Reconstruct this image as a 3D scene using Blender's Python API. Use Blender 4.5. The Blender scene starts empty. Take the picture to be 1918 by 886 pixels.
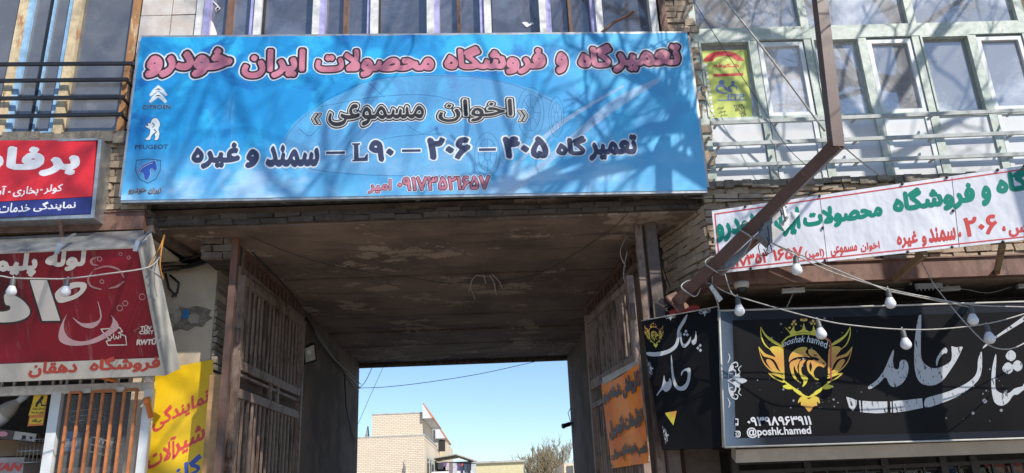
import bpy, math, random
import numpy as np
from mathutils import Vector, Matrix, Euler
R = math.radians
scene = bpy.context.scene
COL = scene.collection
rng = random.Random(7)

# ---------------------------------------------------------------- camera, sky, sun, exposure
FPX, CX, CY = 1470.0, 959.0, 443.0          # focal length and centre in pixels of the 1918 px wide photograph
def unit(v):
    v = np.array(v, float); return v / np.linalg.norm(v)
_Z = unit((-181, 4293, -FPX)); _y = unit((-20, -510, -FPX)); _Y = unit(_y - _Z * (_y @ _Z)); _X = np.cross(_Y, _Z)
ROT = np.array([_X, _Y, _Z]); CAM = np.array((0.0, 0.0, 1.65))
cd = bpy.data.cameras.new('camera'); cam = bpy.data.objects.new('camera', cd); COL.objects.link(cam)
M4 = Matrix([list(ROT[i]) + [CAM[i]] for i in range(3)] + [[0, 0, 0, 1]])
cam.matrix_world = M4
cd.sensor_width = 36.0; cd.sensor_fit = 'HORIZONTAL'; cd.lens = 36.0 * FPX / 1918.0
cd.clip_start = 0.05; cd.clip_end = 3000
scene.camera = cam
SUN_AZ, SUN_EL = 40.0, 43.0                 # degrees: to the right of straight behind the camera, above the horizon
S_DIR = np.array((math.sin(R(SUN_AZ)) * math.cos(R(SUN_EL)), -math.cos(R(SUN_AZ)) * math.cos(R(SUN_EL)), math.sin(R(SUN_EL))))
w = bpy.data.worlds.new('World'); scene.world = w; w.use_nodes = True
nt = w.node_tree; bg = nt.nodes['Background']
sky = nt.nodes.new('ShaderNodeTexSky'); sky.sky_type = 'NISHITA'; sky.sun_disc = False
sky.sun_elevation = R(SUN_EL); sky.sun_rotation = R(180 - SUN_AZ); sky.air_density = 1.0; sky.dust_density = 0.15; sky.ozone_density = 2.6
tint = nt.nodes.new('ShaderNodeMix'); tint.data_type = 'RGBA'; tint.blend_type = 'MULTIPLY'; tint.inputs[0].default_value = 1; tint.inputs[7].default_value = (.86, .95, 1.06, 1)
nt.links.new(sky.outputs[0], tint.inputs[6]); nt.links.new(tint.outputs[2], bg.inputs[0]); bg.inputs[1].default_value = 0.11
sl = bpy.data.lights.new('sun', 'SUN'); sl.energy = 4.0; sl.angle = R(0.5); sl.color = (1.0, 0.95, 0.87)
so = bpy.data.objects.new('sun', sl); COL.objects.link(so); so.location = (6, -8, 14)
so.rotation_euler = Vector(S_DIR).to_track_quat('Z', 'Y').to_euler()
vs = scene.view_settings; vs.view_transform = 'Standard'; vs.look = 'None'; vs.gamma = 1; vs.exposure = 0.5; vs.use_curve_mapping = False
scene.cycles.max_bounces = 8; scene.cycles.diffuse_bounces = 5

# ---------------------------------------------------------------- pixel rays -> points on real planes
def ray(px, py):
    px = np.asarray(px, float); py = np.asarray(py, float)
    d = np.stack([px - CX, -(py - CY), np.full_like(px, -FPX)], -1)
    return d @ ROT.T
def P(px, py, Y):
    d = ray(px, py); return CAM + d * (Y - CAM[1]) / d[1]
def PX(px, py, X):
    d = ray(px, py); return CAM + d * (X - CAM[0]) / d[0]
def PZ(px, py, Z):
    d = ray(px, py); return CAM + d * (Z - CAM[2]) / d[2]
class Plane:
    """A real plane; maps photo pixels onto it, shifted 'off' metres towards the viewer."""
    def __init__(s, p, n):
        s.p = np.array(p, float); s.n = unit(n)
        if s.n @ (CAM - s.p) < 0: s.n = -s.n
    @classmethod
    def three(c, a, b, d): return c(a, np.cross(np.array(b) - a, np.array(d) - a))
    def __call__(s, px, py, off=0.0):
        d = ray(px, py); q = s.p + s.n * off
        t = ((q - CAM) @ s.n) / (d @ s.n)
        return CAM + d * np.asarray(t)[..., None]

# ---------------------------------------------------------------- object helpers
def tag(o, label=None, cat=None, group=None, kind=None):
    if label: o['label'] = label
    if cat: o['category'] = cat
    if group: o['group'] = group
    if kind: o['kind'] = kind
    return o
def thing(name, loc, label, cat, group=None):
    o = bpy.data.objects.new(name, None); COL.objects.link(o); o.location = [float(v) for v in loc]
    o.empty_display_size = 0.1
    return tag(o, label, cat, group)
def world_loc(o):
    l = Vector(o.location)
    while o.parent: o = o.parent; l += Vector(o.location)
    return np.array(l)
class MB:
    def __init__(s): s.v = []; s.f = []; s.m = []; s.sm = []
    def add(s, vs, fs, m=0, smooth=False):
        n = len(s.v); s.v.extend([tuple(float(c) for c in q) for q in vs])
        for f in fs: s.f.append(tuple(n + i for i in f)); s.m.append(m); s.sm.append(smooth)
        return s
    def hexa(s, c, m=0):
        """c: 8 corners, bottom ring 0-3 then top ring 4-7"""
        return s.add(c, [(0, 3, 2, 1), (4, 5, 6, 7), (0, 1, 5, 4), (1, 2, 6, 5), (2, 3, 7, 6), (3, 0, 4, 7)], m)
    def box(s, x0, x1, y0, y1, z0, z1, m=0):
        return s.hexa([(x0, y0, z0), (x1, y0, z0), (x1, y1, z0), (x0, y1, z0), (x0, y0, z1), (x1, y0, z1), (x1, y1, z1), (x0, y1, z1)], m)
    def slab(s, quad, n, t, m=0):
        """quad of 4 front corners, thickness t behind along -n"""
        q = [np.array(p, float) for p in quad]; b = [p - np.array(n) * t for p in q]
        return s.hexa(b + q, m)
    def bar(s, a, b, w, h, up=(0, 0, 1), m=0):
        a = np.array(a, float); b = np.array(b, float); d = unit(b - a)
        if abs(d @ unit(up)) > 0.98: up = (0, 1, 0)
        r = unit(np.cross(d, up)); u = np.cross(r, d)
        c = []
        for p in (a, b):
            for i, j in ((-1, -1), (1, -1), (1, 1), (-1, 1)): c.append(p + r * i * w / 2 + u * j * h / 2)
        return s.hexa(c, m)
    def tube(s, pts, rad, seg=8, m=0, cap=True):
        pts = [np.array(p, float) for p in pts]; n = len(pts)
        rs = rad if hasattr(rad, '__len__') else [rad] * n
        vs = []; prev = None
        for i, p in enumerate(pts):
            d = unit(pts[min(i + 1, n - 1)] - pts[max(i - 1, 0)])
            if prev is None:
                r = np.cross(d, (0, 0, 1));
                if np.linalg.norm(r) < 1e-3: r = np.cross(d, (1, 0, 0))
            else: r = prev - d * (prev @ d)
            r = unit(r); prev = r; u = np.cross(d, r)
            for k in range(seg):
                a = 2 * math.pi * k / seg; vs.append(p + (r * math.cos(a) + u * math.sin(a)) * rs[i])
        fs = [(i * seg + k, i * seg + (k + 1) % seg, (i + 1) * seg + (k + 1) % seg, (i + 1) * seg + k) for i in range(n - 1) for k in range(seg)]
        if cap: fs += [tuple(range(seg))[::-1], tuple((n - 1) * seg + k for k in range(seg))]
        return s.add(vs, fs, m, True)
    def lathe(s, prof, o=(0, 0, 0), axis=(0, 0, 1), seg=20, m=0):
        """prof: (radius, height) along axis"""
        a = unit(axis); r = np.cross(a, (0, 1, 0)) if abs(a[1]) < .9 else np.cross(a, (1, 0, 0)); r = unit(r); u = np.cross(a, r); o = np.array(o, float)
        vs = [o + a * h + (r * math.cos(2 * math.pi * k / seg) + u * math.sin(2 * math.pi * k / seg)) * max(q, 1e-4) for q, h in prof for k in range(seg)]
        fs = [(i * seg + k, i * seg + (k + 1) % seg, (i + 1) * seg + (k + 1) % seg, (i + 1) * seg + k) for i in range(len(prof) - 1) for k in range(seg)]
        return s.add(vs, fs, m, True)
    def build(s, name, mats, parent=None, label=None, cat=None, group=None, kind=None, origin=None):
        if not s.v: return None
        V = np.array(s.v)
        if parent is not None: base = world_loc(parent)
        elif origin is not None: base = np.array(origin, float)
        else: base = np.array(((V[:, 0].min() + V[:, 0].max()) / 2, (V[:, 1].min() + V[:, 1].max()) / 2, V[:, 2].min()))
        me = bpy.data.meshes.new(name); me.from_pydata([tuple(q) for q in V - base], [], s.f); 
        mats = mats if isinstance(mats, (list, tuple)) else [mats]
        for mm in mats: me.materials.append(mm)
        me.polygons.foreach_set('material_index', s.m); me.polygons.foreach_set('use_smooth', s.sm); me.update()
        o = bpy.data.objects.new(name, me); COL.objects.link(o)
        if parent is not None: o.parent = parent
        else: o.location = base
        return tag(o, label, cat, group, kind)
def build_each(mb, name, mats, parent, **k):
    """one object per connected piece"""
    par = list(range(len(mb.v)))
    def find(a):
        while par[a] != a: par[a] = par[par[a]]; a = par[a]
        return a
    for f in mb.f:
        for q in f[1:]: par[find(q)] = find(f[0])
    groups = {}
    for i, f in enumerate(mb.f): groups.setdefault(find(f[0]), []).append(i)
    for ids in groups.values():
        n = MB(); mp = {}
        for i in ids:
            for q in mb.f[i]:
                if q not in mp: mp[q] = len(n.v); n.v.append(mb.v[q])
            n.f.append(tuple(mp[q] for q in mb.f[i])); n.m.append(mb.m[i]); n.sm.append(mb.sm[i])
        n.build(name, mats, parent, **k)
def copy_tree(o, parent=None):
    c = o.copy(); COL.objects.link(c)
    if parent is not None: c.parent = parent; c.matrix_parent_inverse = Matrix()
    for ch in list(o.children): copy_tree(ch, c)
    return c
def sag(a, b, drop, n=14):
    a = np.array(a, float); b = np.array(b, float)
    return [a + (b - a) * t - np.array((0, 0, drop * 4 * t * (1 - t))) for t in np.linspace(0, 1, n)]

# ---------------------------------------------------------------- materials (all procedural)
def L(c):   # sRGB 0-255 -> linear
    return tuple((v / 255 / 12.92 if v / 255 <= .04045 else ((v / 255 + .055) / 1.055) ** 2.4) for v in c)
class MT:
    def __init__(s, name, col, rough=.6, metal=0., spec=.5):
        s.m = bpy.data.materials.new(name); s.m.use_nodes = True; s.t = s.m.node_tree; s.N = s.t.nodes; s.b = s.N['Principled BSDF']
        s.b.inputs['Roughness'].default_value = rough; s.b.inputs['Metallic'].default_value = metal
        s.b.inputs['Specular IOR Level'].default_value = spec
        s.b.inputs['Base Color'].default_value = (*col, 1); s.cur = None; s.col = col; s.co = None; s.h = None
    def coord(s, scale=(1, 1, 1), rot=(0, 0, 0)):
        tc = s.N.new('ShaderNodeTexCoord'); mp = s.N.new('ShaderNodeMapping'); mp.inputs['Scale'].default_value = scale; mp.inputs['Rotation'].default_value = rot
        s.t.links.new(tc.outputs['Object'], mp.inputs[0]); return mp.outputs[0]
    def noise(s, scale, detail=4, rough=.6, lo=.4, hi=.6, stretch=(1, 1, 1), rot=(0, 0, 0), dist=0):
        n = s.N.new('ShaderNodeTexNoise'); n.inputs['Scale'].default_value = scale; n.inputs['Detail'].default_value = detail; n.inputs['Roughness'].default_value = rough; n.inputs['Distortion'].default_value = dist
        s.t.links.new(s.coord(stretch, rot), n.inputs['Vector'])
        r = s.N.new('ShaderNodeMapRange'); r.inputs[1].default_value = lo; r.inputs[2].default_value = hi; r.interpolation_type = 'SMOOTHSTEP'
        s.t.links.new(n.outputs['Fac'], r.inputs[0]); return r.outputs[0]
    def island(s):
        g = s.N.new('ShaderNodeNewGeometry'); return g.outputs['Random Per Island']
    def mix(s, col, fac, amount=1.0, blend='MIX'):
        x = s.N.new('ShaderNodeMix'); x.data_type = 'RGBA'; x.blend_type = blend
        if amount != 1.0:
            k = s.N.new('ShaderNodeMath'); k.operation = 'MULTIPLY'; k.inputs[1].default_value = amount
            s.t.links.new(fac, k.inputs[0]); fac = k.outputs[0]
        s.t.links.new(fac, x.inputs[0])
        if s.cur is None: x.inputs[6].default_value = (*s.col, 1)
        else: s.t.links.new(s.cur, x.inputs[6])
        x.inputs[7].default_value = (*col, 1)
        s.cur = x.outputs[2]; s.t.links.new(s.cur, s.b.inputs['Base Color']); return s
    def bump(s, fac, strength=.3, dist=.01):
        b = s.N.new('ShaderNodeBump'); b.inputs['Strength'].default_value = strength; b.inputs['Distance'].default_value = dist
        s.t.links.new(fac, b.inputs['Height'])
        if s.h is not None: s.t.links.new(s.h, b.inputs['Normal'])
        s.h = b.outputs[0]; s.t.links.new(s.h, s.b.inputs['Normal']); return s
    def roughness(s, fac, lo, hi):
        r = s.N.new('ShaderNodeMapRange'); r.inputs[3].default_value = lo; r.inputs[4].default_value = hi
        s.t.links.new(fac, r.inputs[0]); s.t.links.new(r.outputs[0], s.b.inputs['Roughness']); return s
    def alpha(s, v):
        s.b.inputs['Alpha'].default_value = v; return s
def simple(name, col, rough=.6, metal=0., var=.25, scale=6, bump=0.0, dirt=None, spec=.5):
    m = MT(name, col, rough, metal, spec)
    dk = tuple(c * (1 - var) for c in col)
    m.mix(dk, m.noise(scale, 5, .65, .35, .65))
    if dirt: m.mix(dirt[0], m.noise(dirt[1], 6, .7, dirt[2], dirt[2] + .12))
    if bump: m.bump(m.noise(scale * 8, 4, .6, .3, .7), bump, .006)
    return m.m

# bricks and plaster
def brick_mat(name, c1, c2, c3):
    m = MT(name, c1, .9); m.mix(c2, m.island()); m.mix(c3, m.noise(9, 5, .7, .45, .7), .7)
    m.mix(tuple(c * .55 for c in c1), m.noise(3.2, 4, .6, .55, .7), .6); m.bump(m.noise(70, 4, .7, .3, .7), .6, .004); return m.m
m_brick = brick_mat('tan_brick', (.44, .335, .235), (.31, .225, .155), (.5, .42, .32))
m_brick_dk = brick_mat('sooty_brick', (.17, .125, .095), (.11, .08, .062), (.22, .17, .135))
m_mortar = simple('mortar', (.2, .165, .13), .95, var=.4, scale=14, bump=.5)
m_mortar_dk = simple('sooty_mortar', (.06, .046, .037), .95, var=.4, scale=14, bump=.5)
def yellow_brick():
    m = MT('pale_face_brick', (.6, .47, .32), .9)
    b = m.N.new('ShaderNodeTexBrick'); b.inputs['Scale'].default_value = 1; b.inputs['Brick Width'].default_value = .23; b.inputs['Row Height'].default_value = .085; b.inputs['Mortar Size'].default_value = .014
    b.inputs['Color1'].default_value = (.76, .66, .52, 1); b.inputs['Color2'].default_value = (.69, .58, .45, 1); b.inputs['Mortar'].default_value = (.5, .39, .27, 1)
    m.t.links.new(m.coord((1, 1, 1), (R(90), 0, 0)), b.inputs['Vector']); m.t.links.new(b.outputs[0], m.b.inputs['Base Color']); return m.m
m_ybrick = yellow_brick()
m_cream = simple('cream_render', (.68, .57, .42), .9, var=.12, scale=1.5)
m_whitewash = simple('white_render', (.72, .72, .72), .8, var=.1, scale=2)
m_tile = simple('orange_roof_tile', (.6, .27, .15), .8, var=.3, scale=4)
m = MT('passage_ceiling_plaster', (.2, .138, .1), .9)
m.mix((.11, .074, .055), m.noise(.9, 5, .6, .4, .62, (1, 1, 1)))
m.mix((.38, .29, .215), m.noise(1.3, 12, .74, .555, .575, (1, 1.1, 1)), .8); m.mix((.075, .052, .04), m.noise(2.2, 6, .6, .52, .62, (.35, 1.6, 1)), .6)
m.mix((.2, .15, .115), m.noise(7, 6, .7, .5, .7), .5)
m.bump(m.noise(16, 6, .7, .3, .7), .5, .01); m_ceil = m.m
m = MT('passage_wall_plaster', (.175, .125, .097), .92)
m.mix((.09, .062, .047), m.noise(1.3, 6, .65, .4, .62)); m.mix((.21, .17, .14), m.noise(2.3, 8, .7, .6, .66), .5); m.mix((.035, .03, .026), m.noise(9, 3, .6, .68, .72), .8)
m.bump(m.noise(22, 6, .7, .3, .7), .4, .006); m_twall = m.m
m = MT('grey_plaster', (.54, .45, .335), .92)
m.mix((.43, .355, .265), m.noise(1.8, 6, .6, .4, .65)); m.mix((.46, .4, .33), m.noise(5, 7, .7, .58, .68), .5); m.mix((.2, .16, .12), m.noise(3.1, 6, .7, .62, .68), .6)
m.bump(m.noise(40, 5, .7, .3, .7), .4, .004); m_plaster = m.m
m_sill = simple('crumbling_concrete', (.3, .26, .21), .95, var=.45, scale=12, bump=.9)
m = MT('stone_cladding', (.5, .43, .38), .6); m.mix((.58, .54, .5), m.noise(6, 7, .7, .4, .65)); m.mix((.4, .32, .28), m.noise(18, 6, .7, .55, .7), .6); m_stone = m.m
# metals and paint
def rusty(name, c, rust=(.2, .075, .03), amt=.52, rough=.6, sc=5, st=(1, 1, .35)):
    m = MT(name, c, rough); m.mix(tuple(v * .75 for v in c), m.noise(sc * 3, 5, .6, .35, .65)); f = m.noise(sc, 9, .72, amt, amt + .1, st)
    m.mix(rust, f); m.mix(tuple(v * .45 for v in rust), m.noise(sc * 2.3, 7, .7, amt + .06, amt + .16, st), .8); m.bump(f, .3, .002); return m.m
m_rustbeam = rusty('rusty_steel_beam', (.2, .105, .075), (.13, .06, .04), .48)
m_pole = rusty('brown_painted_pole', (.105, .052, .042), (.17, .085, .062), .56, .45)
m_gate = rusty('brown_gate_paint', (.24, .165, .125), (.09, .045, .028), .5, .55)
m_gatelt = rusty('ochre_post_paint', (.42, .235, .1), (.16, .075, .035), .55, .6)
m_postdk = rusty('grey_brown_post', (.125, .09, .072), (.1, .055, .035), .52, .6)
m_yrust = rusty('peeling_cream_post', (.66, .52, .32), (.36, .15, .05), .52, .7, 5)
m_rrust = rusty('rusty_window_post', (.42, .2, .08), (.62, .48, .3), .53, .75, 4)
m_bluefr = rusty('light_blue_frame_paint', (.3, .5, .72), (.42, .46, .5), .62, .5)
m_lav = rusty('lavender_frame_paint', (.42, .4, .68), (.5, .48, .6), .6, .55)
m_white = rusty('white_frame_paint', (.72, .71, .69), (.5, .45, .4), .68, .5)
m_green = rusty('pale_green_frame_paint', (.47, .53, .465), (.6, .61, .57), .54, .5, 6)
m_pvc = simple('white_sash_paint', (.66, .68, .68), .4, var=.12, scale=5)
m_barg = rusty('grey_rail_paint', (.38, .4, .38), (.3, .17, .09), .62, .5)
m_black = simple('black_paint', (.018, .018, .02), .4, var=.3)
m_brownmul = rusty('brown_mullion', (.2, .1, .065), (.1, .05, .03), .5)
m_alu = simple('weathered_aluminium', (.55, .55, .53), .38, .75, var=.3, scale=9, dirt=((.22, .2, .17), 5, .6))
m_sidegrey = simple('dirty_white_sheet', (.5, .48, .43), .5, var=.25, scale=4, dirt=((.25, .2, .15), 6, .62))
m_galv = simple('galvanised_steel', (.45, .46, .47), .35, .7, var=.3, scale=12)
m_cable_b = simple('black_cable', (.015, .015, .015), .5)
m_cable_w = simple('grey_white_cable', (.42, .4, .37), .5, var=.3, scale=30)
m_rope = simple('orange_cord', (.5, .22, .04), .7)
def glass(name, c1, c2, c3, gl=.25, sc=2.4, rough=.08):
    m = MT(name, c1, rough, 0, .6); m.mix(c2, m.noise(sc, 8, .7, .42, .62, dist=.6)); m.mix(c3, m.noise(sc * 4, 7, .75, .55, .75), .6)
    m.roughness(m.noise(sc * 2, 5, .6, .35, .65), rough, rough + .14)
    g = m.N.new('ShaderNodeBsdfGlossy'); g.inputs['Roughness'].default_value = rough * .5; g.inputs['Color'].default_value = (.95, .93, .9, 1)
    x = m.N.new('ShaderNodeMixShader'); x.inputs[0].default_value = gl
    out = m.N['Material Output']; m.t.links.new(m.b.outputs[0], x.inputs[1]); m.t.links.new(g.outputs[0], x.inputs[2]); m.t.links.new(x.outputs[0], out.inputs[0]); return m.m
m_glass_l = glass('dusty_grey_glass', (.12, .12, .125), (.155, .155, .16), (.22, .22, .215), .1, 1.2)
m_glass_m = glass('dirty_blue_grey_glass', (.085, .085, .1), (.15, .16, .2), (.055, .055, .06), .14, 1.6)
m_glass_r = glass('filmed_window_glass', (.26, .26, .265), (.6, .6, .62), (.13, .125, .12), .2, .9, .05)
m_panelw = simple('white_infill_sheet', (.62, .63, .64), .35, var=.12, scale=2)
m_shopglass = MT('shop_window_glass', (.3, .3, .3), .1); m_shopglass.mix((.4, .4, .38), m_shopglass.noise(6, 6, .7, .5, .7)); m_shopglass.alpha(.17); m_shopglass = m_shopglass.m
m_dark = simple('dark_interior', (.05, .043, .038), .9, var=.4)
m_ground = simple('ground_paving', (.46, .42, .37), .9, var=.3, scale=1.5)
m_road = simple('asphalt', (.055, .055, .056), .9, var=.3, scale=3)
def flat(name, c, rough=.45, spec=.4): return simple(name, c, rough, var=.1, scale=3, spec=spec)
m_w = flat('white_print', (.75, .74, .76)); m_blk = flat('black_print', (.025, .02, .025)); m_pink = flat('pink_print', (.66, .29, .37)); m_navy = flat('navy_print', (.035, .045, .1))
m_halo = flat('pale_print', (.62, .68, .76)); m_greenp = flat('green_print', (.0, .23, .16)); m_redp = flat('red_print', (.66, .045, .045)); m_redw = flat('red_print_bright', (.62, .07, .06))
m_silver = flat('silver_print', (.62, .68, .72)); m_greyp = flat('grey_white_print', (.42, .43, .45)); m_blueh = flat('blue_print', (.03, .09, .42)); m_bluetxt = flat('blue_hand_paint', (.05, .1, .4))
m_ora = simple('orange_plastic', (.68, .2, .04), .4, var=.2)
m_orabar = rusty('orange_grille_paint', (.5, .17, .055), (.25, .09, .05), .58, .5)
m_red = simple('red_plastic', (.55, .04, .03), .5)
m_card = simple('cardboard', (.33, .22, .13), .85, var=.2)
m_bulb = simple('bulb_dome', (.72, .72, .74), .22, var=.12, scale=20); m_bulbcap = simple('grey_bulb_base', (.11, .11, .105), .5)
# ---------------------------------------------------------------- lettering: distance fields of glyph outlines -> clean flat meshes
FORMS = {'ا': '\uFE8D\uFE8E', 'آ': '\uFE81\uFE82', 'ب': '\uFE8F\uFE90\uFE91\uFE92', 'پ': '\uFB56\uFB57\uFB58\uFB59', 'ت': '\uFE95\uFE96\uFE97\uFE98', 'ج': '\uFE9D\uFE9E\uFE9F\uFEA0', 'ح': '\uFEA1\uFEA2\uFEA3\uFEA4', 'خ': '\uFEA5\uFEA6\uFEA7\uFEA8', 'د': '\uFEA9\uFEAA', 'ر': '\uFEAD\uFEAE', 'ز': '\uFEAF\uFEB0', 'س': '\uFEB1\uFEB2\uFEB3\uFEB4', 'ش': '\uFEB5\uFEB6\uFEB7\uFEB8', 'ص': '\uFEB9\uFEBA\uFEBB\uFEBC', 'ط': '\uFEC1\uFEC2\uFEC3\uFEC4', 'ع': '\uFEC9\uFECA\uFECB\uFECC', 'غ': '\uFECD\uFECE\uFECF\uFED0', 'ف': '\uFED1\uFED2\uFED3\uFED4', 'ق': '\uFED5\uFED6\uFED7\uFED8', 'ک': '\uFB8E\uFB8F\uFB90\uFB91', 'گ': '\uFB92\uFB93\uFB94\uFB95', 'ل': '\uFEDD\uFEDE\uFEDF\uFEE0', 'م': '\uFEE1\uFEE2\uFEE3\uFEE4', 'ن': '\uFEE5\uFEE6\uFEE7\uFEE8', 'ه': '\uFEE9\uFEEA\uFEEB\uFEEC', 'و': '\uFEED\uFEEE', 'ی': '\uFBFC\uFBFD\uFBFE\uFBFF', 'ئ': '\uFE89\uFE8A\uFE8B\uFE8C', 'لا': '\uFEFB\uFEFC', 'لآ': '\uFEF5\uFEF6', 'ـ': '\u0640\u0640\u0640\u0640'}
MIRR = {'(': ')', ')': '(', '«': '»', '»': '«'}
def shape_rtl(s):
    t = []; i = 0
    while i < len(s):
        if s[i:i + 2] in FORMS: t.append(s[i:i + 2]); i += 2
        else: t.append(s[i]); i += 1
    out = []
    for i, c in enumerate(t):
        f = FORMS.get(c)
        if not f: out.append(MIRR.get(c, c)); continue
        pj = i > 0 and len(FORMS.get(t[i - 1], '')) == 4
        nj = len(f) == 4 and i + 1 < len(t) and t[i + 1] in FORMS
        out.append(f[(1 if pj else 0) + (2 if nj else 0)])
    return ''.join(reversed(out))
def glyphs(body):
    cu = bpy.data.curves.new('tmp', 'FONT'); cu.body = body; cu.size = 1.0
    o = bpy.data.objects.new('tmp', cu); COL.objects.link(o)
    dg = bpy.context.evaluated_depsgraph_get(); dg.update()
    c = o.evaluated_get(dg).to_curve(dg)
    polys = []
    for sp in c.splines:
        bp = sp.bezier_points; pts = []
        n = len(bp)
        for i in range(n):
            a, b = bp[i], bp[(i + 1) % n]
            p = [np.array(q[:2]) for q in (a.co, a.handle_right, b.handle_left, b.co)]
            k = 1 if np.linalg.norm((p[3] - p[0])) < 1e-6 else 5
            for j in range(k):
                t = j / k; pts.append((1 - t) ** 3 * p[0] + 3 * (1 - t) ** 2 * t * p[1] + 3 * (1 - t) * t * t * p[2] + t ** 3 * p[3])
        if len(pts) > 2: polys.append(np.array(pts))
    o.to_curve_clear() if hasattr(o, 'to_curve_clear') else None
    bpy.data.objects.remove(o); bpy.data.curves.remove(cu)
    return polys
def wind(polys, X, Y):
    W = np.zeros(X.shape, int)
    for p in polys:
        for a, b in zip(p, np.roll(p, -1, 0)):
            if a[1] == b[1]: continue
            up = b[1] > a[1]; lo, hi = (a, b) if up else (b, a)
            c = (Y >= lo[1]) & (Y < hi[1])
            if not c.any(): continue
            xi = lo[0] + (Y - lo[1]) * (hi[0] - lo[0]) / (hi[1] - lo[1])
            W += np.where(c & (X < xi), 1 if up else -1, 0)
    return W
def field(polys, h, maxd, holes=()):
    """signed distance on a grid of spacing h; negative inside (non-zero winding union)"""
    allp = list(polys) + list(holes)
    A = np.concatenate(polys); lo = A.min(0) - maxd - 2 * h; hi = A.max(0) + maxd + 2 * h
    gx = np.arange(lo[0], hi[0], h); gy = np.arange(lo[1], hi[1], h); D = np.full((len(gy), len(gx)), maxd * 1.5 + h)
    X, Y = np.meshgrid(gx, gy)
    W = np.zeros(D.shape, int)
    def inside(px, py):
        r = wind(polys, px, py) != 0
        if len(holes): r &= wind(holes, px, py) == 0
        return r
    for p in polys:
        l = p.min(0); u = p.max(0); i0, i1 = np.searchsorted(gx, (l[0], u[0])); j0, j1 = np.searchsorted(gy, (l[1], u[1]))
        i1 += 1; j1 += 1
        W[j0:j1, i0:i1] += wind([p], X[j0:j1, i0:i1], Y[j0:j1, i0:i1])
    I = W != 0
    if len(holes): I &= ~(wind(holes, X, Y) != 0)
    segs = np.concatenate([np.stack([p, np.roll(p, -1, 0)], 1) for p in allp])
    d = segs[:, 1] - segs[:, 0]; ln = np.hypot(d[:, 0], d[:, 1]); segs = segs[ln > 1e-9]; d = d[ln > 1e-9]; ln = ln[ln > 1e-9]
    nn = np.stack([-d[:, 1], d[:, 0]], 1) / ln[:, None] * h * .15; mid = segs.mean(1)
    q1 = mid + nn; q2 = mid - nn
    keep = inside(q1[:, 0], q1[:, 1]) != inside(q2[:, 0], q2[:, 1])
    for (a, b) in segs[keep]:
        l = np.minimum(a, b) - maxd - h; u = np.maximum(a, b) + maxd + h
        i0, i1 = np.searchsorted(gx, (l[0], u[0])); j0, j1 = np.searchsorted(gy, (l[1], u[1]))
        x = X[j0:j1, i0:i1] - a[0]; y = Y[j0:j1, i0:i1] - a[1]; e = b - a
        t = np.clip((x * e[0] + y * e[1]) / (e @ e), 0, 1)
        dd = np.hypot(x - t * e[0], y - t * e[1]); sub = D[j0:j1, i0:i1]; np.minimum(sub, dd, out=sub)
    return gx, gy, np.where(I, -D, D)
def region(gx, gy, F, level):
    """marching squares fill of F < level; full cells merged along rows"""
    G = F - level; G = np.where(np.abs(G) < 1e-9, 1e-9, G); ins = G < 0
    full = ins[:-1, :-1] & ins[:-1, 1:] & ins[1:, :-1] & ins[1:, 1:]
    some = (ins[:-1, :-1] | ins[:-1, 1:] | ins[1:, :-1] | ins[1:, 1:]) & ~full
    V = []; Fc = []
    for j in range(full.shape[0]):
        r = full[j]
        if r.any():
            e = np.diff(np.concatenate([[0], r.astype(int), [0]])); s0 = np.where(e == 1)[0]; s1 = np.where(e == -1)[0]
            for a, b in zip(s0, s1):
                n = len(V); V += [(gx[a], gy[j]), (gx[b], gy[j]), (gx[b], gy[j + 1]), (gx[a], gy[j + 1])]; Fc.append((n, n + 1, n + 2, n + 3))
    for j, i in zip(*np.where(some)):
        c = [(gx[i], gy[j], G[j, i]), (gx[i + 1], gy[j], G[j, i + 1]), (gx[i + 1], gy[j + 1], G[j + 1, i + 1]), (gx[i], gy[j + 1], G[j + 1, i])]
        out = []
        for k in range(4):
            a, b = c[k], c[(k + 1) % 4]
            if a[2] < 0: out.append((a[0], a[1]))
            if (a[2] < 0) != (b[2] < 0):
                t = a[2] / (a[2] - b[2]); out.append((a[0] + (b[0] - a[0]) * t, a[1] + (b[1] - a[1]) * t))
        if len(out) > 2:
            n = len(V); V += out; Fc.append(tuple(range(n, n + len(out))))
    return np.array(V), Fc
def lean(x, y): return (x - 778.0) / (y + 3850.0)
def nibbed(F, h, a, b, rot=.2):
    """grow a distance field with a slanted rhombic pen nib, as display lettering is drawn"""
    v1 = np.array((math.cos(rot), math.sin(rot))) * a; v2 = np.array((-math.sin(rot), math.cos(rot))) * b
    c = [v1, v2, -v1, -v2]; sh = set()
    for i in range(4):
        for t in np.linspace(0, 1, 7)[:-1]:
            q = c[i] * (1 - t) + c[(i + 1) % 4] * t; sh.add((int(round(q[0] / h)), int(round(q[1] / h)))); q = q * .5; sh.add((int(round(q[0] / h)), int(round(q[1] / h))))
    out = F.copy()
    for dx, dy in sh: np.minimum(out, np.roll(np.roll(F, dy, 0), dx, 1), out=out)
    return out
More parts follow.
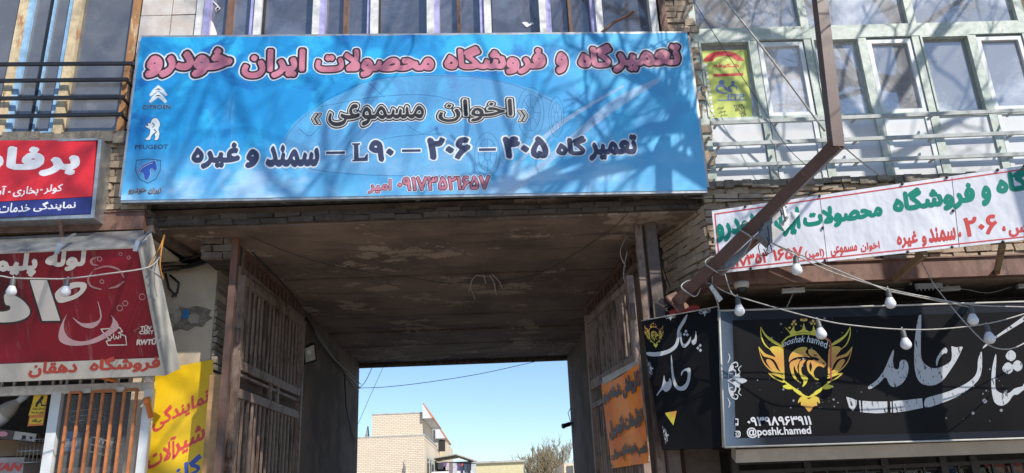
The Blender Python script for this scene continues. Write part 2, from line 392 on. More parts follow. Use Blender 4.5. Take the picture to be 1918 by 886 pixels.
def word(mb, pl, text, x0, x1, y0, y1, layers, slope=-.012, rtl=True, res=44, ref=None, arc=0, skew=None, ital=0.0, base=.0015, nib=None):
    """fit text into the photo box x0..x1, y0..y1 (y at the box centre), on the real plane pl; layers = [(growth in em, material slot)]"""
    polys = glyphs(shape_rtl(text) if rtl else text)
    A = np.concatenate(polys); lo = A.min(0); hi = A.max(0)
    g = ref if ref is not None else layers[0][0]
    H = hi[1] - lo[1] + 2 * g; Wd = hi[0] - lo[0] + 2 * g
    h = H / res; mx = max(abs(l[0]) for l in layers) + h + (1.6 * max(nib) if nib else 0)
    gx, gy, F = field(polys, h, mx)
    if nib: F = nibbed(F, h, *nib)
    B = region(gx, gy, F, g)[0]; lo = B.min(0); hi = B.max(0); H = hi[1] - lo[1]; Wd = hi[0] - lo[0]; g = 0.0
    xc, yc = (x0 + x1) / 2, (y0 + y1) / 2
    sk = lean(xc, yc) if skew is None else skew
    for k, (lev, mi) in enumerate(layers):
        V, Fc = region(gx, gy, F, lev)
        if not len(V): continue
        u = (V[:, 0] - lo[0] + g) / Wd; v = 1 - (V[:, 1] - lo[1] + g) / H
        py = y0 + v * (y1 - y0); px = x0 + u * (x1 - x0) + (py - yc) * sk - (v - .5) * ital * (y1 - y0)
        py = py + slope * (px - xc) + arc * ((u - .5) ** 2 * 4)
        mb.add(pl(px, py, base + .0016 * k), Fc, mi)
def shapes(mb, pl, polys, layers, holes=(), h=None, base=.0015, step=.0016):
    """traced outlines in photo pixels; layers = [(growth px, slot)]"""
    polys = [ccw(p) for p in polys]; holes = [ccw(p) for p in holes]
    A = np.concatenate(polys); h = h or max(.35, min(1.2, (A.max(0) - A.min(0)).min() / 40))
    gx, gy, F = field(polys, h, max(abs(l[0]) for l in layers) + h, holes)
    for k, (lev, mi) in enumerate(layers):
        V, Fc = region(gx, gy, F, lev)
        if len(V): mb.add(pl(V[:, 0], V[:, 1], base + step * k), Fc, mi)
def smooth(p, n=4):
    p = np.array(p, float); out = []; N = len(p)
    for i in range(N):
        a, b, c, d = p[i - 1], p[i], p[(i + 1) % N], p[(i + 2) % N]
        for j in range(n):
            t = j / n; out.append(.5 * (2 * b + (c - a) * t + (2 * a - 5 * b + 4 * c - d) * t * t + (3 * b - a - 3 * c + d) * t ** 3))
    return np.array(out)
def stroke(p, w, closed=False):
    """outline of a polyline with width(s) w, as small overlapping quads plus round joints"""
    p = np.array(p, float)
    if not closed:
        q = [p[0]]
        for i in range(len(p) - 1):
            a, b, c, d = p[max(i - 1, 0)], p[i], p[i + 1], p[min(i + 2, len(p) - 1)]
            for j in range(1, 5):
                t = j / 4; q.append(.5 * (2 * b + (c - a) * t + (2 * a - 5 * b + 4 * c - d) * t * t + (3 * b - a - 3 * c + d) * t ** 3))
        p = np.array(q)
    else: p = np.concatenate([p, p[:1]])
    ws = np.interp(np.linspace(0, 1, len(p)), np.linspace(0, 1, len(w)), w) if hasattr(w, '__len__') else np.full(len(p), w)
    out = []
    for i in range(len(p) - 1):
        d = p[i + 1] - p[i]; l = np.hypot(*d)
        if l < 1e-6: continue
        n = np.array((-d[1], d[0])) / l
        out.append(np.array([p[i] + n * ws[i] / 2, p[i + 1] + n * ws[i + 1] / 2, p[i + 1] - n * ws[i + 1] / 2, p[i] - n * ws[i] / 2])[::-1])
    for q, ww in zip(p, ws): out.append(circ(q[0], q[1], ww / 2, 8))
    return [o if area(o) > 0 else o[::-1] for o in out]
def area(p): return .5 * np.sum(p[:, 0] * np.roll(p[:, 1], -1) - np.roll(p[:, 0], -1) * p[:, 1])
def circ(x, y, r, n=16, ry=None): return np.array([(x + r * math.cos(2 * math.pi * k / n), y + (ry or r) * math.sin(2 * math.pi * k / n)) for k in range(n)])
def tr(pts, ox, oy, k): return np.array([(ox + x * k, oy + y * k) for x, y in pts])
def ccw(p): p = np.array(p, float); return p if area(p) > 0 else p[::-1]
def bricks(mb, o, u, n, width, height, bl=.21, bh=.056, mo=.011, d=.05, jit=.006, out=.01, m=0, seed=1, mb_mortar=None, drop=0.0):
    """courses of single rough bricks; o lower corner, u along, n outward normal, mortar as the part behind"""
    r = random.Random(seed); o = np.array(o, float); u = unit(u); n = unit(n); z = np.array((0, 0, 1.0))
    row = 0; y = 0
    while y + bh <= height + .02:
        x = -bl * (.5 if row % 2 else 0) - r.random() * .02
        while x < width:
            a, b = max(x, 0), min(x + bl * r.uniform(.94, 1.03), width)
            if b - a > .03 and r.random() >= drop:
                q = r.uniform(-out, out); cs = []
                for zz in (y, y + bh):
                    for xx, nn in ((a, q), (b, q), (b, q - d), (a, q - d)):
                        cs.append(o + u * (xx + r.uniform(-jit, jit)) + z * (zz + r.uniform(-jit, jit) * .7) + n * (nn + r.uniform(-jit, jit) * .6))
                mb.hexa(cs, m)
            x += bl + mo
        y += bh + mo; row += 1
    if mb_mortar is not None:
        q = [o - n * (out + .004), o + u * width - n * (out + .004), o + u * width + z * height - n * (out + .004), o + z * height - n * (out + .004)]
        mb_mortar.slab(q, n, d + .03, 1)
def quadslab(mb, pl, px, t=.03, m=0, off=0.0):
    q = [pl(float(x), float(y), off) for x, y in px]; mb.slab(q, pl.n, t, m)
# ---------------------------------------------------------------- ground
MB().add([(-300, -300, 0), (300, -300, 0), (300, 300, 0), (-300, 300, 0)], [(0, 1, 2, 3)]).build('ground', m_ground, kind='structure', origin=(0, 0, 0))
MB().add([(-300, -14, .004), (300, -14, .004), (300, -1.5, .004), (-300, -1.5, .004)], [(0, 1, 2, 3)]).build('road', m_road, kind='structure', origin=(0, -6, .004))

F, W2, CEIL, FAR = 6.4, 7.2, 4.06, 13.6
XL, XR = -2.37, 1.24
def fx(px, py, Y=F): return float(P(px, py, Y)[0])
def fz(px, py, Y=F): return float(P(px, py, Y)[2])

# ================================================================ the building with the passage
mid = thing('passage_building', (-.5, F, 0), 'brick building over the dark vehicle passage, with white and lavender window frames', 'building')
b = MB(); b.box(-3.2, 1.93, 6.56, 6.8, CEIL + .2, 9.6); b.build('wall', m_sill, mid)
b = MB(); b.box(-3.2, 1.93, 6.8, FAR, CEIL + .24, 9.4); b.build('upper_floor', m_twall, mid)
b = MB()      # stone facing to the left of the windows, in slabs
xs = [fx(264, 34), fx(322, 34), fx(378, 34)]
for i in range(2):
    for k, (z0, z1) in enumerate([(4.98, 5.55), (5.56, 6.16), (6.17, 6.8), (6.81, 7.6)]): b.box(xs[i] + .004, xs[i + 1] - .004, 6.39 - .003 * ((i + k) % 2), 6.56, z0, z1)
b.box(xs[0] + .004, xs[2], 6.4, 6.56, 7.6, 9.6); b.build('stone_facing', m_stone, mid)
b = MB(); bricks(b, (fx(186, 330) + .02, F, 4.2), (1, 0, 0), (0, -1, 0), .42, .72, jit=.012, out=.02, seed=5, mb_mortar=b); b.build('brick_pier', [m_brick, m_mortar], mid)
b = MB(); bricks(b, (fx(1247, 30), F, 4.2), (1, 0, 0), (0, -1, 0), fx(1292, 30) - fx(1247, 30), 3.6, bl=.2, jit=.012, out=.015, seed=6, mb_mortar=b); b.build('brick_pier', [m_brick, m_mortar], mid)
b = MB(); b.box(fx(1233, 30), fx(1246, 30), 6.34, 6.42, 5.8, 9.5); b.build('downpipe', m_brownmul, mid)
# lintel under the banner: ragged dark bricks on edge
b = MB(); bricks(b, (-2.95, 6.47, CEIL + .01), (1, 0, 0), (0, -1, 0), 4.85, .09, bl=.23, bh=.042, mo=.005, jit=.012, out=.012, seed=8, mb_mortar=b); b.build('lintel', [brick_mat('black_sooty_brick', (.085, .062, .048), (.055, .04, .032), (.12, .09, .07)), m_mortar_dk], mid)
# ceiling: precast slabs with open joints
edges = [6.5, 7.35, 8.25, 9.2, 10.15, 11.05, 12.0, 12.85, FAR]
cb = MB()
r = random.Random(3)
for a, c in zip(edges[:-1], edges[1:]):
    dz = r.uniform(-.012, .012); cb.box(-3.0, 1.95, a + .016, c - .016, CEIL + dz * 1.6, CEIL + .17)
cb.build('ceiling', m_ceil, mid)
b = MB(); b.box(-3.0, 1.95, 6.6, FAR, CEIL + .18, CEIL + .23); b.build('floor_slab', m_dark, mid)
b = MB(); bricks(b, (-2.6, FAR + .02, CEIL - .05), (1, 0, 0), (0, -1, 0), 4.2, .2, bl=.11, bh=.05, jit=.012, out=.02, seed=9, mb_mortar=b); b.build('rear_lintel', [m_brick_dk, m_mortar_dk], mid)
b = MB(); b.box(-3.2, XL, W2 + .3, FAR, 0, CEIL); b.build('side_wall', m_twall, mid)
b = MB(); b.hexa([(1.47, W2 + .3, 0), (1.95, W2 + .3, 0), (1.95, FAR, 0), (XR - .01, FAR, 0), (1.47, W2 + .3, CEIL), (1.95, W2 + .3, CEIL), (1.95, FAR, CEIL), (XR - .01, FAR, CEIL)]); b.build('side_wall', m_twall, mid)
# brick above the left pillar (faces the street) and the two brick cheeks of the jettied front
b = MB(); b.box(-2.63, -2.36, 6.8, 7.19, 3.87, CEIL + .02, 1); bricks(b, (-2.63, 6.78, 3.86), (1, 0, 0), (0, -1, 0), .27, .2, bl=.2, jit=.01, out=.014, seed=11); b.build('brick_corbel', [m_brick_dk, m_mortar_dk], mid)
LF, LB = np.array((-2.95, 6.42)), np.array((-2.84, 7.2)); RF, RB = np.array((1.86, 6.42)), np.array((1.63, 7.2))
def cheek(a, c, z0, z1, nx, mats, seed, out=.014):
    u = np.array((*(c - a), 0)); ln = np.linalg.norm(u); u = u / ln; nn = np.array((-u[1], u[0], 0)); nn = nn if nn[0] * nx > 0 else -nn
    b = MB(); bricks(b, (*a, z0), u, nn, ln, z1 - z0, jit=.012, out=out, seed=seed, mb_mortar=b, d=.08); return b.build('brick_cheek', mats, mid)
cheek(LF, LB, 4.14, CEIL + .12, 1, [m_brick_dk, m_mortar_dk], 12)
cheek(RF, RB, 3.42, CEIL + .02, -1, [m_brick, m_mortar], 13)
# upper windows in the middle: (px left, px right, material, depth in front of the wall)
bars = [(370, 381, 'w'), (382, 392, 'l'), (424, 433, 'b'), (469, 478, 'l'), (478, 491, 'w'), (587, 599, 'w'), (599, 609, 'l'), (643, 650, 'b'), (688, 695, 'l'), (695, 709, 'w'), (800, 813, 'w'), (813, 823, 'l'), (856, 862, 'b'), (899, 907, 'l'), (907, 920, 'w'), (1010, 1022, 'w'), (1022, 1032, 'l'), (1065, 1071, 'b'), (1106, 1115, 'l'), (1115, 1128, 'w'), (1217, 1230, 'w')]
Z0, Z1 = 5.7, 7.35
wins = [('casement', 392, 469), ('fixed', 491, 587), ('casement', 609, 688), ('fixed', 709, 800), ('casement', 823, 899), ('fixed', 920, 1010), ('casement', 1032, 1106), ('fixed', 1128, 1217)]
yy = {'w': (6.36, 6.5), 'l': (6.385, 6.49), 'b': (6.4, 6.47)}; mm = {'w': m_white, 'l': m_lav, 'b': m_brownmul}
for a, c, k in bars:
    if k == 'w':
        b = MB(); b.box(fx(a, 34), fx(c, 34), *yy[k], Z0, Z1); b.build('window_post', m_white, mid)
for kind, a, c in wins:
    xa, xc = fx(a, 34), fx(c, 34); g = MB(); g.box(xa - .03, xc + .03, 6.46, 6.475, Z0, Z1)
    wo = g.build('window', m_glass_m, mid)
    for p, q, k in bars:
        if k == 'l' and (abs(q - a) < 4 or abs(p - c) < 4): MB().box(fx(p, 34), fx(q, 34), *yy['l'], Z0, Z1).build('frame', m_lav, wo)
        if k == 'b' and a < p < c: MB().box(fx(p, 34), fx(q, 34), *yy['b'], Z0, Z1).build('mullion', m_brownmul, wo)
    if kind == 'fixed': MB().box(xa - .002, xa + .012, 6.4, 6.46, Z0, Z1).build('glazing_bead', m_black, wo)
MB().box(xs[2] - .05, fx(1230, 34), 6.35, 6.55, Z1 + .003, Z1 + .16).build('window_head', m_white, mid)
MB().box(xs[2] - .05, fx(1230, 34), 6.33, 6.56, 5.6, Z0 - .003).build('window_sill', m_sill, mid)
def torn(pts, name, label):
    b = MB(); pl = Plane((0, 6.455, 0), (0, -1, 0)); shapes(b, pl, [smooth(pts, 3)], [(0, 0)]); o = b.build(name, m_w, mid, label); return o
torn([(394, 38), (402, 50), (406, 68), (390, 68)], 'torn_paper', 'torn white paper in the corner of a pane')
torn([(978, 42), (986, 41), (992, 45), (996, 41), (1000, 45), (992, 48), (987, 51), (982, 47)], 'white_splash', 'white splash on a window pane')
for pts in ([(397, 2), (405, 8), (409, 12), (404, 16), (405, 23)], [(400, 4), (412, 16), (408, 20)]):
    b = MB(); pl = Plane((0, 6.45, 0), (0, -1, 0)); b.tube([pl(x, y) for x, y in pts], .006, 5); b.build('paint_drip', m_w, mid)

# ================================================================ left building (rusty windows, shop below)
lef = thing('shop_building', (-4.6, F, 0), 'building at left with tall rusty framed windows above a plumbing shop', 'building')
b = MB(); b.box(-9, -3.22, 6.56, 6.8, 4.2, 9.6); b.build('wall', m_sill, lef)
b = MB(); b.box(-9, -3.22, 6.5, 10.5, 3.99, 4.19); b.box(-9, -3.2, 6.8, 13.6, 4.2, 9.4); b.build('upper_floor', m_plaster, lef)
b = MB(); b.box(-9, -2.97, F + .03, W2, 3.955, 3.985); b.build('soffit', m_plaster, lef)
zs = fz(150, 249)
b = MB()      # crumbling sill and rough masonry band under the windows
for i in range(46):
    x = -8 + i * .106
    b.box(x, x + .104, 6.34 + r.uniform(-.03, .03), 6.56, zs - .1 + r.uniform(-.03, .02), zs - .012 + r.uniform(-.012, .006))
b.build('sill', m_sill, lef)
b = MB(); b.box(-9, fx(186, 330), 6.44, 6.56, 4.19, zs - .1); b.build('masonry_band', m_sill, lef)
b = MB(); b.box(-9, -2.98, 6.36, 6.44, 4.025, 4.165); b.box(-9, -2.98, 6.35, 6.5, 4.166, 4.18); b.box(-9, -2.98, 6.36, 6.47, 4.008, 4.024); b.build('steel_beam', m_rustbeam, lef)
u = unit((*(LB - LF), 0)); b = MB(); b.bar((LF[0] - .02, LF[1], 4.06), (LB[0] - .02, LB[1], 4.06), .1, .13); b.build('side_beam', m_postdk, lef)
# windows
def vbar(b, px, py, w, y0, y1, z0, z1):
    x = fx(px, py); b.box(x - w / 2, x + w / 2, y0, y1, z0, z1)
ZT = 7.6
for px, mt, wd in ((-60, m_yrust, .08), (22, m_yrust, .075), (126, m_yrust, .08), (241, m_rrust, .075)):
    b = MB(); vbar(b, px, 120, wd, 6.405, 6.5, zs, ZT); b.build('window_post', mt, lef)
panes = [(-60, 22), (22, 126), (126, 241)]
for i, (a, c) in enumerate(panes):
    xa, xc = fx(a, 120) + .037, fx(c, 120) - .037
    g = MB(); g.box(xa, xc, 6.46, 6.475, zs, ZT); wo = g.build('window', m_glass_l, lef)
    if i == 1:
        f = MB(); f.box(xa, xa + .05, 6.425, 6.459, zs, ZT); f.box(xc - .05, xc, 6.425, 6.459, zs, ZT); f.box(xa + .05, xc - .05, 6.425, 6.459, zs, zs + .04); f.build('frame', m_bluefr, wo)
        f = MB(); xm = fx(85, 60); f.box(xm - .016, xm + .012, 6.43, 6.459, zs + .045, ZT); f.build('mullion', m_black, wo)
        f = MB(); f.box(xm + .0125, xm + .027, 6.432, 6.459, zs + .045, ZT); f.build('mullion_edge', m_bluefr, wo)
    else:
        f = MB(); f.box(xa, xc, 6.41, 6.459, zs - .01, zs + .02); f.build('frame', m_sill, wo)
b = MB(); b.box(-9, xs[0], 6.36, 6.5, ZT, ZT + .15); b.build('window_head', m_yrust, lef)
for py0, py1, xe in ((121, 119, 250), (152, 149, 240), (185, 182, 233), (219, 214, 231)):
    b = MB(); a = P(xe, py1, 6.27); c = P(-40, py0, 6.27); b.bar(a, c, .026, .03); b.bar(a + np.array((-.02, .02, 0)), a + np.array((-.02, .2, 0)), .02, .02); b.build('window_bar', m_black, lef)
# pillar with ragged brick edge
b = MB(); b.box(-3.3, -2.62, W2, 7.9, 0, 3.95); b.build('pillar', m_plaster, lef)
b = MB(); z = 0.0; rr = random.Random(21)
while z < 3.3:
    hh = rr.uniform(.055, .066); e = rr.uniform(.0, .04); c = []
    for zz in (z, z + hh - .012):
        for xx, y_ in ((-2.63, W2 + .012), (-2.6 + e + rr.uniform(-.01, .01), W2 + .005 + rr.uniform(0, .012)), (-2.6 + e, 7.6), (-2.63, 7.6)): c.append((xx, y_, zz + rr.uniform(-.006, .006)))
    b.hexa(c); z += hh
while z < 3.9:
    hh = rr.uniform(.055, .066); e = rr.uniform(-.03, .01); b.box(-2.63, -2.6 + e, W2 + .01, 7.6, z, z + hh - .012); z += hh
b.build('ragged_brick_edge', brick_mat('greyed_brick', (.34, .29, .23), (.25, .2, .16), (.42, .38, .32)), lef)
b = MB(); pl = Plane((0, W2 - .003, 0), (0, -1, 0)); shapes(b, pl, [np.array(q, float) for q in ([(318, 588), (331, 583), (338, 575), (352, 578), (366, 573), (383, 576), (396, 581), (391, 590), (398, 596), (386, 604), (380, 613), (366, 611), (352, 620), (338, 616), (322, 622), (326, 606), (316, 598)],)], [(0, 0)]); shapes(b, pl, [np.array(q, float) for q in ([(322, 584), (334, 580), (340, 584), (338, 600), (330, 606), (320, 600)], [(354, 590), (366, 586), (374, 592), (372, 604), (358, 606), (352, 600)])], [(0, 1)], base=.003); b.build('patched_plaster', [simple('dark_mortar_smear', (.27, .22, .165), .95, var=.4, scale=20, bump=.5), simple('light_plaster_patch', (.43, .375, .3), .9, scale=14, bump=.4)], lef)
b = MB(); quadslab(b, pl, [(341, 597), (353, 596), (355, 580), (343, 581)], .001, 0, .006); b.build('blue_sticker', flat('blue_sticker', (.04, .2, .42)), None, 'small blue sticker on the bare plaster of the left pillar', 'sticker')
# shop room
b = MB()
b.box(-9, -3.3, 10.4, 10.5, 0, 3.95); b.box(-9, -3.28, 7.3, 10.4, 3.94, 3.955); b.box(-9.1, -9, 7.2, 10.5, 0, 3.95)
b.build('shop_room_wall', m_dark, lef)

# ================================================================ right building (green window wall, shop below)
rig = thing('office_building', (4, F, 0), 'building at right with a pale green window wall above a clothes shop', 'building')
b = MB(); b.box(1.96, 12, 6.56, 6.8, 3.5, 9.6); b.box(1.96, 12, 6.8, 13.6, 3.5, 9.4); b.build('wall', m_sill, rig)
zw = fz(1500, 335)
b = MB(); bricks(b, (1.875, F, 3.5), (1, 0, 0), (0, -1, 0), 4.6, zw - 3.5 - .05, bl=.2, jit=.013, out=.018, seed=31, mb_mortar=b, drop=.02); b.build('brick_band', [m_brick, m_mortar], rig)
b = MB(); 
for i in range(60):
    x = 1.9 + i * .08; b.box(x, x + .079, 6.36 + r.uniform(-.02, .015), 6.56, zw - .07 + r.uniform(-.02, .02), zw - .004 + r.uniform(-.01, .0))
b.build('sill', m_sill, rig)
b = MB(); bricks(b, (1.9, 6.41, zw), (1, 0, 0), (0, -1, 0), .13, 3.6, bl=.12, bh=.07, jit=.016, out=.02, seed=33, mb_mortar=b, d=.14); b.build('rough_jamb', [simple('pale_rough_plaster', (.42, .34, .26), .95, var=.4, scale=16, bump=.6), m_mortar], rig)
b = MB(); b.box(1.86, 9, 6.37, 6.45, 3.335, 3.5); b.box(1.86, 9, 6.35, 6.52, 3.501, 3.513); b.build('steel_beam', m_rustbeam, rig)
b = MB(); c = [(1.84, 6.45, 3.34), (9, 6.45, 3.34), (9, 7.25, 3.34), (1.63, 7.25, 3.34)]; b.hexa(c + [(x, y, z + .06) for x, y, z in c]); b.build('soffit', simple('tan_soffit', (.36, .27, .19), .9, var=.4, scale=3, dirt=((.17, .13, .1), 2, .52)), rig)
b = MB(); b.bar((RF[0] - .02, RF[1], 3.38), (RB[0], RB[1], 3.38), .09, .1); b.build('side_beam', m_rustbeam, rig)
# green window wall
def gx_(px, py=67): return fx(px, py)
ZTOP = 7.4; rail0, rail1 = fz(1500, 72), fz(1500, 53)
posts = [(1300, .08, 'g'), (1410, .06, 'g'), (1512, .075, 'g'), (1615, .07, 'g'), (1716, .08, 'g'), (1822, .07, 'g'), (1925, .08, 'g'), (2030, .07, 'g')]
zm = fz(1600, 215)
cx = [gx_(p) for p, _, _ in posts]
for x, (p, wd, _) in zip(cx, posts):
    b = MB(); b.box(x - wd / 2, x + wd / 2, 6.41, 6.5, zw, rail0 if p not in (1300, 1512, 1716, 1925) else ZTOP); b.build('window_post', m_green, rig)
b = MB(); b.box(cx[0] - .04, cx[-1], 6.405, 6.5, rail0 + .001, rail1); b.build('window_rail', m_green, rig)
b = MB(); b.box(cx[0] - .04, cx[-1], 6.415, 6.5, zm - .03, zm + .02); b.build('window_rail', m_green, rig)
b = MB(); b.box(cx[0] - .04, cx[-1], 6.4, 6.5, ZTOP, ZTOP + .15); b.build('window_head', m_green, rig)
for i in range(len(cx) - 1):
    a, c = cx[i] + .035, cx[i + 1] - .035
    g = MB(); g.box(a, c, 6.455, 6.47, zm + .02, rail0); wo = g.build('window', m_glass_r, rig)
    if i % 2 == 1:
        f = MB(); w_ = .04
        f.box(a + .01, a + .01 + w_, 6.425, 6.454, zm + .025, rail0 - .015); f.box(c - .01 - w_, c - .01, 6.425, 6.454, zm + .025, rail0 - .015); f.box(a + .01 + w_, c - .01 - w_, 6.425, 6.454, rail0 - .06, rail0 - .015); f.box(a + .01 + w_, c - .01 - w_, 6.425, 6.454, zm + .025, zm + .06)
        f.build('frame', m_pvc, wo)
    else:
        f = MB(); f.box(a, a + .018, 6.4, 6.454, zm + .02, rail0); f.box(c - .018, c, 6.4, 6.454, zm + .02, rail0); f.box(a + .018, c - .018, 6.4, 6.454, rail0 - .02, rail0); f.build('frame', m_green, wo)
    f = MB(); f.box(a, c, 6.43, 6.455, zw, zm - .03); po = f.build('infill_panel', m_panelw, rig)
    if i % 2 == 1:
        f = MB(); f.box(a + .01, a + .05, 6.418, 6.429, zw, zm - .035); f.box(c - .05, c - .01, 6.418, 6.429, zw, zm - .035); build_each(f, 'frame', m_pvc, po)
for i in (0, 2, 4):
    g = MB(); g.box(cx[i] + .04, cx[i + 2] - .04, 6.455, 6.47, rail1, ZTOP); wo = g.build('window', m_glass_r, rig)
    f = MB(); f.box(cx[i] + .042, cx[i + 2] - .042, 6.41, 6.454, rail1 + .001, rail1 + .03); f.build('frame', m_green, wo)
for pa, pb in (((1330, 231), (1960, 205)), ((1336, 271), (1960, 247)), ((1341, 311), (1960, 287))):
    b = MB(); a = P(*pa, 6.26); c = P(*pb, 6.26); b.bar(a, c, .02, .034)
    for t in (.02, .2, .43, .66, .9):
        q = a + (c - a) * t; b.bar(q + np.array((0, .012, -.004)), q + np.array((0, .1, -.004)), .018, .018)
    b.build('window_bar', m_barg, rig)
# shop walls below
b = MB(); b.box(1.64, 1.95, W2, W2 + .3, 0, 3.36); b.build('pier', m_postdk, rig)
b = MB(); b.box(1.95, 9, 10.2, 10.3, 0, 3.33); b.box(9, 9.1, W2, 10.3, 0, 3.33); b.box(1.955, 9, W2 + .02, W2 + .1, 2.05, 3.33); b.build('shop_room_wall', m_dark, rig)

# ================================================================ gates
def gate(name, A, B, zb, ztop, label, nb, rails, extra):
    A = np.array(A, float); B = np.array(B, float); g = thing(name, (*A, 0), label, 'gate', None)
    u = B - A; pt = lambda t, z: np.array((*(A + u * t), z))
    d = unit((*u, 0))
    fr = MB(); w_ = .05
    fr.bar(pt(0, zb), pt(0, ztop), .06, w_, up=d); fr.bar(pt(1, zb), pt(1, ztop), .06, w_, up=d)
    build_each(fr, 'stile', m_gate, g)
    for z, h in rails:
        MB().bar(pt(.015, z), pt(.985, z), .045, h).build('rail', m_gate, g)
    zs_ = sorted([z for z, _ in rails])
    for i in range(1, nb):
        t = i / nb; o = MB()
        e1, e2 = r.gauss(0, .0025), r.gauss(0, .004)
        for za, zc in extra: o.bar(pt(t + e1, za), pt(t + e1 + e2, zc), .016, .03, up=d)
        o.build('bar', m_gate, g)
    return g, pt
gl, ptl = gate('gate', (-2.34, 7.1), (-2.25, 9.05), .08, 3.78, 'brown barred gate leaf folded back along the left passage wall', 17, [(3.74, .08), (2.95, .08), (2.7, .08), (1.2, .08), (.12, .08)], [(2.98, 3.72), (.15, 2.68)])
b = MB(); b.bar(ptl(.02, 2.87), ptl(.98, 2.86), .02, .025); b.build('lock_rail', m_gate, gl)
b = MB(); 
for t in (.48, .6): b.bar(ptl(t, 2.72), ptl(t, 2.93), .03, .05)
build_each(b, 'lock_plate', m_gate, gl)
gr, ptr = gate('gate', (1.2, 6.68), (.985, 8.19), .08, 3.53, 'dark barred gate leaf behind the orange banner on the right passage wall', 17, [(3.46, .06), (2.79, .09), (2.58, .05), (1.2, .08), (.12, .08)], [(2.82, 3.44), (.15, 2.56)])
MB().box(-2.5, -2.375, 6.9, 6.99, 0, 2.83).build('post', m_gatelt, gl)
for g_, p_ in ((gl, ptl), (gr, ptr)):
    for z in (.6, 2.2, 3.2): q = p_(0, z); MB().tube([q + (0, -.035, -.07), q + (0, -.035, .07)], .022, 8).build('hinge', m_postdk, g_)
# fixed transom panels of short bars and the posts they hang on
def transom(name, A, B, z0, z1, label, nb, posts_):
    A = np.array(A, float); B = np.array(B, float); u = B - A; pt = lambda t, z: np.array((*(A + u * t), z)); d = unit((*u, 0))
    g = thing(name, (*A, 0), label, 'gate frame')
    MB().bar(pt(0, z1), pt(1, z1), .05, .05).build('rail', m_rustbeam, g); MB().bar(pt(0, z0), pt(1, z0), .05, .05).build('rail', m_gate, g)
    for i in range(nb):
        t = (i + .5) / nb; MB().bar(pt(t, z0), pt(t, z1), .02, .055, up=d).build('bar', rb_, g)
    for (x0, x1, y0, y1, mt) in posts_: MB().box(x0, x1, y0, y1, 0, CEIL - .01).build('post', mt, g)
    return g
rb_ = rusty('rust_red_bar', (.13, .075, .055), (.16, .065, .035), .5)
transom('gate_transom', (-2.37, 7.15), (-2.3, 9.2), 3.84, 4.02, 'rusty posts and short upper bars over the left gate leaf', 15, [(-2.36, -2.3, 6.78, 6.84, rb_), (-2.39, -2.35, 7.08, 7.14, m_gate)])
transom('gate_transom', (1.42, 7.45), (1.18, 9.9), 3.85, 4.02, 'grey posts and short upper bars above the right gate leaf', 15, [(1.4, 1.5, 6.74, 6.84, m_postdk), (1.31, 1.375, 6.78, 6.84, m_gate)])
# ================================================================ the big blue banner
def S2(ox, oy, k): return lambda pts: [(ox + x * k, oy + y * k) for x, y in pts]
z2 = S2(220, 50, .3838); z3 = S2(760, 50, .3838)
bp = Plane((0, 6.28, 0), (0, -1, 0))
ban = thing('banner', P(775, 370, 6.28), 'large sky blue printed banner with pink Persian headline stretched above the passage', 'banner')
m = MT('blue_print_with_dapple', (.012, .24, .55), .42, 0, .45)
m.mix((.03, .42, .75), m.noise(1.9, 4, .6, .47, .62, (1, 1, .9), dist=.4), .9)  # sunlit patches of branch dapple, painted into the blue
m.mix((.01, .14, .44), m.noise(2.1, 4, .6, .53, .66, dist=.5), .85)  # shaded patches of the same dapple, also painted in
# pale cloud bank printed along the lower edge
tc = m.N.new('ShaderNodeTexCoord'); sx = m.N.new('ShaderNodeSeparateXYZ'); m.t.links.new(tc.outputs['Object'], sx.inputs[0])
mr = m.N.new('ShaderNodeMapRange'); mr.inputs[1].default_value = .62; mr.inputs[2].default_value = .0; m.t.links.new(sx.outputs[2], mr.inputs[0])
m.mix((.16, .45, .72), mr.outputs[0], .75)
mul = m.N.new('ShaderNodeMath'); mul.operation = 'MULTIPLY'; m.t.links.new(mr.outputs[0], mul.inputs[0]); m.t.links.new(m.noise(1.9, 4, .55, .45, .68, (1, 1, 1.6)), mul.inputs[1])
m.mix((.55, .7, .85), mul.outputs[0], .75)
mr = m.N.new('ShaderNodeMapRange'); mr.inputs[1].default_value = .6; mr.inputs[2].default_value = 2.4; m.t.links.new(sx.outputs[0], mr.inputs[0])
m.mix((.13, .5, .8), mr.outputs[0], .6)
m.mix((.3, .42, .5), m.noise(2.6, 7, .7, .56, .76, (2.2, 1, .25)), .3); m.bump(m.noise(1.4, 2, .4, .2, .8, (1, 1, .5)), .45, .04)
m_ban = m.m
# cloth as a gently rippled sheet wrapped on a frame
BC = {k: P(x, y, 6.28) for k, x, y in (('bl', 226, 375), ('br', 1325, 356), ('tl', 264, 70), ('tr', 1287, 62))}
def bq(u, v, dy=0.0): q = (BC['bl'] * (1 - u) + BC['br'] * u) * (1 - v) + (BC['tl'] * (1 - u) + BC['tr'] * u) * v; return q + np.array((0, dy, 0))
b = MB(); nx, nz = 60, 20; vs_ = []
for j in range(nz + 1):
    for i in range(nx + 1):
        vs_.append(bq(i / nx, j / nz) + np.array((0, 0, .004 * math.sin(i * .9) if j == nz else 0)))
b.add(vs_, [(j * (nx + 1) + i, j * (nx + 1) + i + 1, (j + 1) * (nx + 1) + i + 1, (j + 1) * (nx + 1) + i) for j in range(nz) for i in range(nx)], 0, True)
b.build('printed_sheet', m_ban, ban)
b = MB()
for (a, c) in (((0, 0), (1, 0)), ((0, 1), (1, 1)), ((0, .02), (0, .98)), ((1, .02), (1, .98))): b.bar(bq(*a, .027), bq(*c, .027), .045, .045)
for u in np.linspace(.1, .9, 5): b.bar(bq(u, .03, .03), bq(u, .97, .03), .03, .03)
for u in np.linspace(.03, .97, 5): b.bar(bq(u, .02, .05), bq(u, .02, .19), .04, .03)
